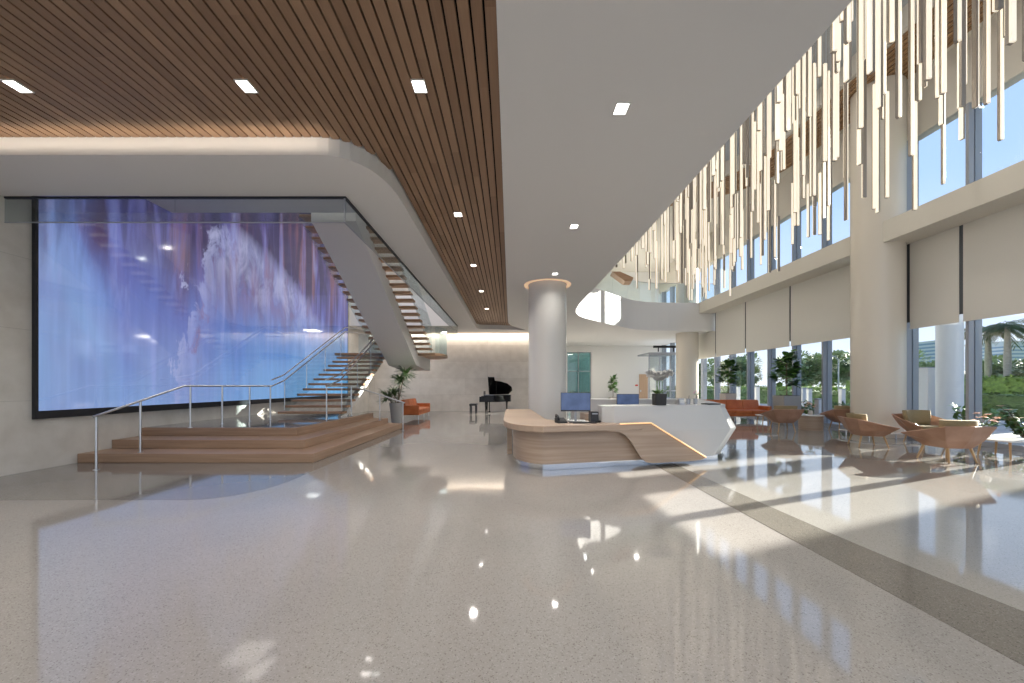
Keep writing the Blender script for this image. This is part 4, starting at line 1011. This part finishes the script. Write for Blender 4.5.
def tree(seed, h, r_, loc, label):
    t = thing('broadleaf_tree', label, 'tree', loc, 0, 'trees across the road')
    a, b_ = tree_mesh(seed, h, r_); a.build('crown', 'treeleaf', t); b_.build('trunk', 'bark', t, smooth=True); return t
protos = [tree(31, 6.4, 3.0, (42, 84, -.06), 'broadleaf tree seen between window bars behind the first fig tree'),
          tree(32, 7.0, 3.4, (44, 72, -.06), 'broadleaf tree across the road right of the first fig tree')]
for k_, (x, y, s_, lb) in enumerate([(46, 78, 1.05, 'broadleaf tree left of the first fig tree, across the road'), (40, 64, .95, 'broadleaf tree across the road behind the second fig tree'),
        (43, 58, .92, 'broadleaf tree across the road, just right of the second fig tree'), (40, 51, .85, 'broadleaf tree above the drum table, across the road'),
        (45, 53, .95, 'broadleaf tree near the street lamp, across the road'), (41, 46, .78, 'broadleaf tree beside the left edge of the ivory column'),
        (44, 39, .62, 'low broadleaf tree right of the ivory column'), (46, 36, .6, 'low broadleaf tree behind the left palm'), (48, 35, .62, 'low broadleaf tree behind the right palm'),
        (50, 92, 1.1, 'distant broadleaf tree at the far end of the windows'), (50, 64, 1.0, 'rear broadleaf tree beyond the second fig tree'), (49, 47, .8, 'rear broadleaf tree by the ivory column')]):
    o = dup(protos[k_ % 2], (x, y, -.06), k_ * 1.1, lb); o.scale = (s_, s_, s_)
def palm(label, loc, h, seed):
    random.seed(seed)
    t = thing('palm_tree', label, 'tree', loc, 0, 'palms outside')
    MB().lathe([(.22, 0), (.16, h * .3), (.18, h * .6), (.13, h * .9), (.11, h)], 0, 0, 14).build('trunk', 'palmbark', t, smooth=True)
    m_ = MB()
    for k_ in range(16):
        a = k_ * 2.399; el = random.uniform(.15, 1.1); L = 1.45
        pts = [Vector((math.cos(a) * L * s_, math.sin(a) * L * s_, h + el * L * s_ - 1.1 * L * s_ * s_)) for s_ in [i / 9 for i in range(10)]]
        m_.tube(pts, .02, 4, .008)
        sd_ = Vector((-math.sin(a), math.cos(a), 0))
        for p_, q_ in zip(pts[1:], pts[2:]):
            for s_ in (-1, 1):
                for f_ in (0, .5):
                    m_.leaf(p_.lerp(q_, f_), sd_ * s_ + (q_ - p_).normalized() * .6 + Vector((0, 0, -.35)), .55, .06)
    m_.build('fronds', 'palmleaf', t)
palm('left palm tree outside the last window, by the picture edge', (33.6, 26.7, -.06), 5.4, 2)
palm('right palm tree outside the last window, by the picture edge', (32.4, 24.75, -.06), 5.4, 3)
def tower(label, cx, cy, wx, wy, h, m1, fl_, bay, seed=0):
    t = thing('office_building', label, 'building', (cx, cy, -.1))
    MB().box(-wx/2, -wy/2, 0, wx/2, wy/2, h).build('wall', m1, t)
    m_ = MB(); z = 1.2
    while z < h - .6:
        m_.box(-wx/2 - .05, -wy/2 - .05, z, wx/2 + .05, wy/2 + .05, z + fl_ * .45); z += fl_
    m_.build('window_band', M['twin'], t)
    MB().box(-wx/2 - .1, -wy/2 - .1, h, wx/2 + .1, wy/2 + .1, h + .6).build('parapet', m1, t)
    return t
M['twin'] = mat('blue_office_glass', (0.20, 0.28, 0.40), 0.4, spec=0.3)
M['twall'] = mat('pale_office_wall', (0.50, 0.53, 0.58), 0.8)
M['blocker_wall'] = mat('sand_blocker_wall', (0.55, 0.50, 0.44), 0.8)
tower('distant blue grey office block beside the ivory column', 166, 150, 9, 12, 18.3, 'twall', 1.35, 3)
tower('distant blue office block behind the palms', 195, 150, 14, 14, 18.0, 'twall', 1.35, 3)
# added unseen blocks right of the view, their gaps shape the sun patches
ca, sa = math.cos(SUN_AZ), math.sin(SUN_AZ)
for lb, p0, p1, a0, a1, h in (('added sand coloured sun-blocking building out of view, broadest of three', -12.0, 2.29, 40, 52, 21), ('added slender sand coloured sun blocker between the two larger ones', 4.10, 4.85, 40, 41.5, 21),
                       ('added sand coloured sun-blocking building farthest from the glass wall', 5.35, 13.6, 63, 70, 27)):
    a_, p_ = (a0 + a1) / 2, (p0 + p1) / 2
    o = tower(lb, a_ * ca - p_ * sa, a_ * sa + p_ * ca, a1 - a0, p1 - p0, h, 'blocker_wall', 3.2, 3); o.rotation_euler.z = SUN_AZ
# outdoor round column and posts
o = tag(MB().lathe([(.37, -.02), (.37, 5.3)], 17.0, 14.7, 32).build('outdoor_pillar', 'white', smooth=True), 'white round pillar standing outdoors, seen behind the tan chairs', 'pillar')
t = thing('street_lamp', 'thin grey street lamp outside left of the ivory column', 'street lamp', (30.0, 34.7, -.06))
MB().tube([(0, 0, 0), (0, 0, 3.9), (-.3, 0, 4.2), (-.9, 0, 4.2)], .06, 8).build('pole', 'alu', t, smooth=True)
MB().box(-1.2, -.1, 4.12, -.8, .1, 4.2).build('lamp_head', 'alu', t)
for k_, (px, D, h, lb) in enumerate([(803, 19.5, 1.35, 'white post outside behind the drum table, left one'), (809, 20.5, 1.3, 'white post outside behind the drum table, right one'),
        (819, 14.6, .95, 'broad white post outside right of the drum table'), (842, 19.0, 1.3, 'white post outside by the left edge of the ivory column'),
        (927.5, 15.5, 2.2, 'tall ivory post outside between ivory column and white pillar'), (757, 22, 1.4, 'white post outside left of the second fig tree'), (738, 24, 1.4, 'white post outside right of the first fig tree')]):
    x = (px - CX) * D / F; w_ = .10 if k_ != 4 else .18
    t = thing('outdoor_post', lb, 'post', (x, D, -.02), 0, 'posts on the outdoor paving')
    MB().box(-w_, -w_, 0, w_, w_, h).build('shaft', 'white', t, bevel=.01)
    MB().box(-w_ - .02, -w_ - .02, h, w_ + .02, w_ + .02, h + .04).build('cap', 'alu', t)
def shrub(label, loc, h, rad, m, seed, fm=None):
    random.seed(seed); t = thing('shrub', label, 'shrub', loc, 0, 'shrubs outside the glass')
    lf = MB(); st = MB(); fl = MB()
    for k_ in range(14):
        a = random.uniform(0, 2*PI); e_ = Vector((math.cos(a) * rad * random.uniform(.3, 1), math.sin(a) * rad * random.uniform(.3, 1), h * random.uniform(.5, 1)))
        st.tube([(0, 0, 0), e_ * .5 + Vector((0, 0, .1)), e_], .012, 5, .006)
        for _ in range(16):
            f_ = random.uniform(.3, 1.05); lf.leaf(e_ * f_, (random.uniform(-1, 1), random.uniform(-1, 1), random.uniform(-.2, .9)), random.uniform(.14, .24), .10)
        if fm:
            for q in range(6): fl.leaf(e_, (math.cos(q), math.sin(q), .4), .09, .07)
    st.build('stems', 'bark', t); lf.build('leaves', m, t)
    if fm: fl.build('blossoms', fm, t)
for (x, y, h, rd, m_n, sd_, fm, lb) in [(12.4, 7.6, 1.0, .6, 'leaf', 41, None, 'dark shrub outside the glass behind the low white table'),
        (12.3, 9.0, 1.05, .55, 'leaf', 42, 'peach', 'dark shrub with peach blossoms outside beside the nearest chairs'),
        (12.5, 10.2, .95, .5, 'leaf2', 43, None, 'green shrub outside behind the chair that faces the room'), (12.7, 8.3, .8, .6, 'leaf', 44, 'peach', 'low flowering shrub at the foot of the last window'),
        (13.0, 16.4, .9, .6, 'leaf2', 45, 'peach', 'shrub outside behind the drum table'), (13.0, 14.6, .8, .5, 'leaf', 46, None, 'low shrub outside just left of the ivory column')]:
    shrub(lb, (x, y, -.02), h, rd, m_n, sd_, fm)
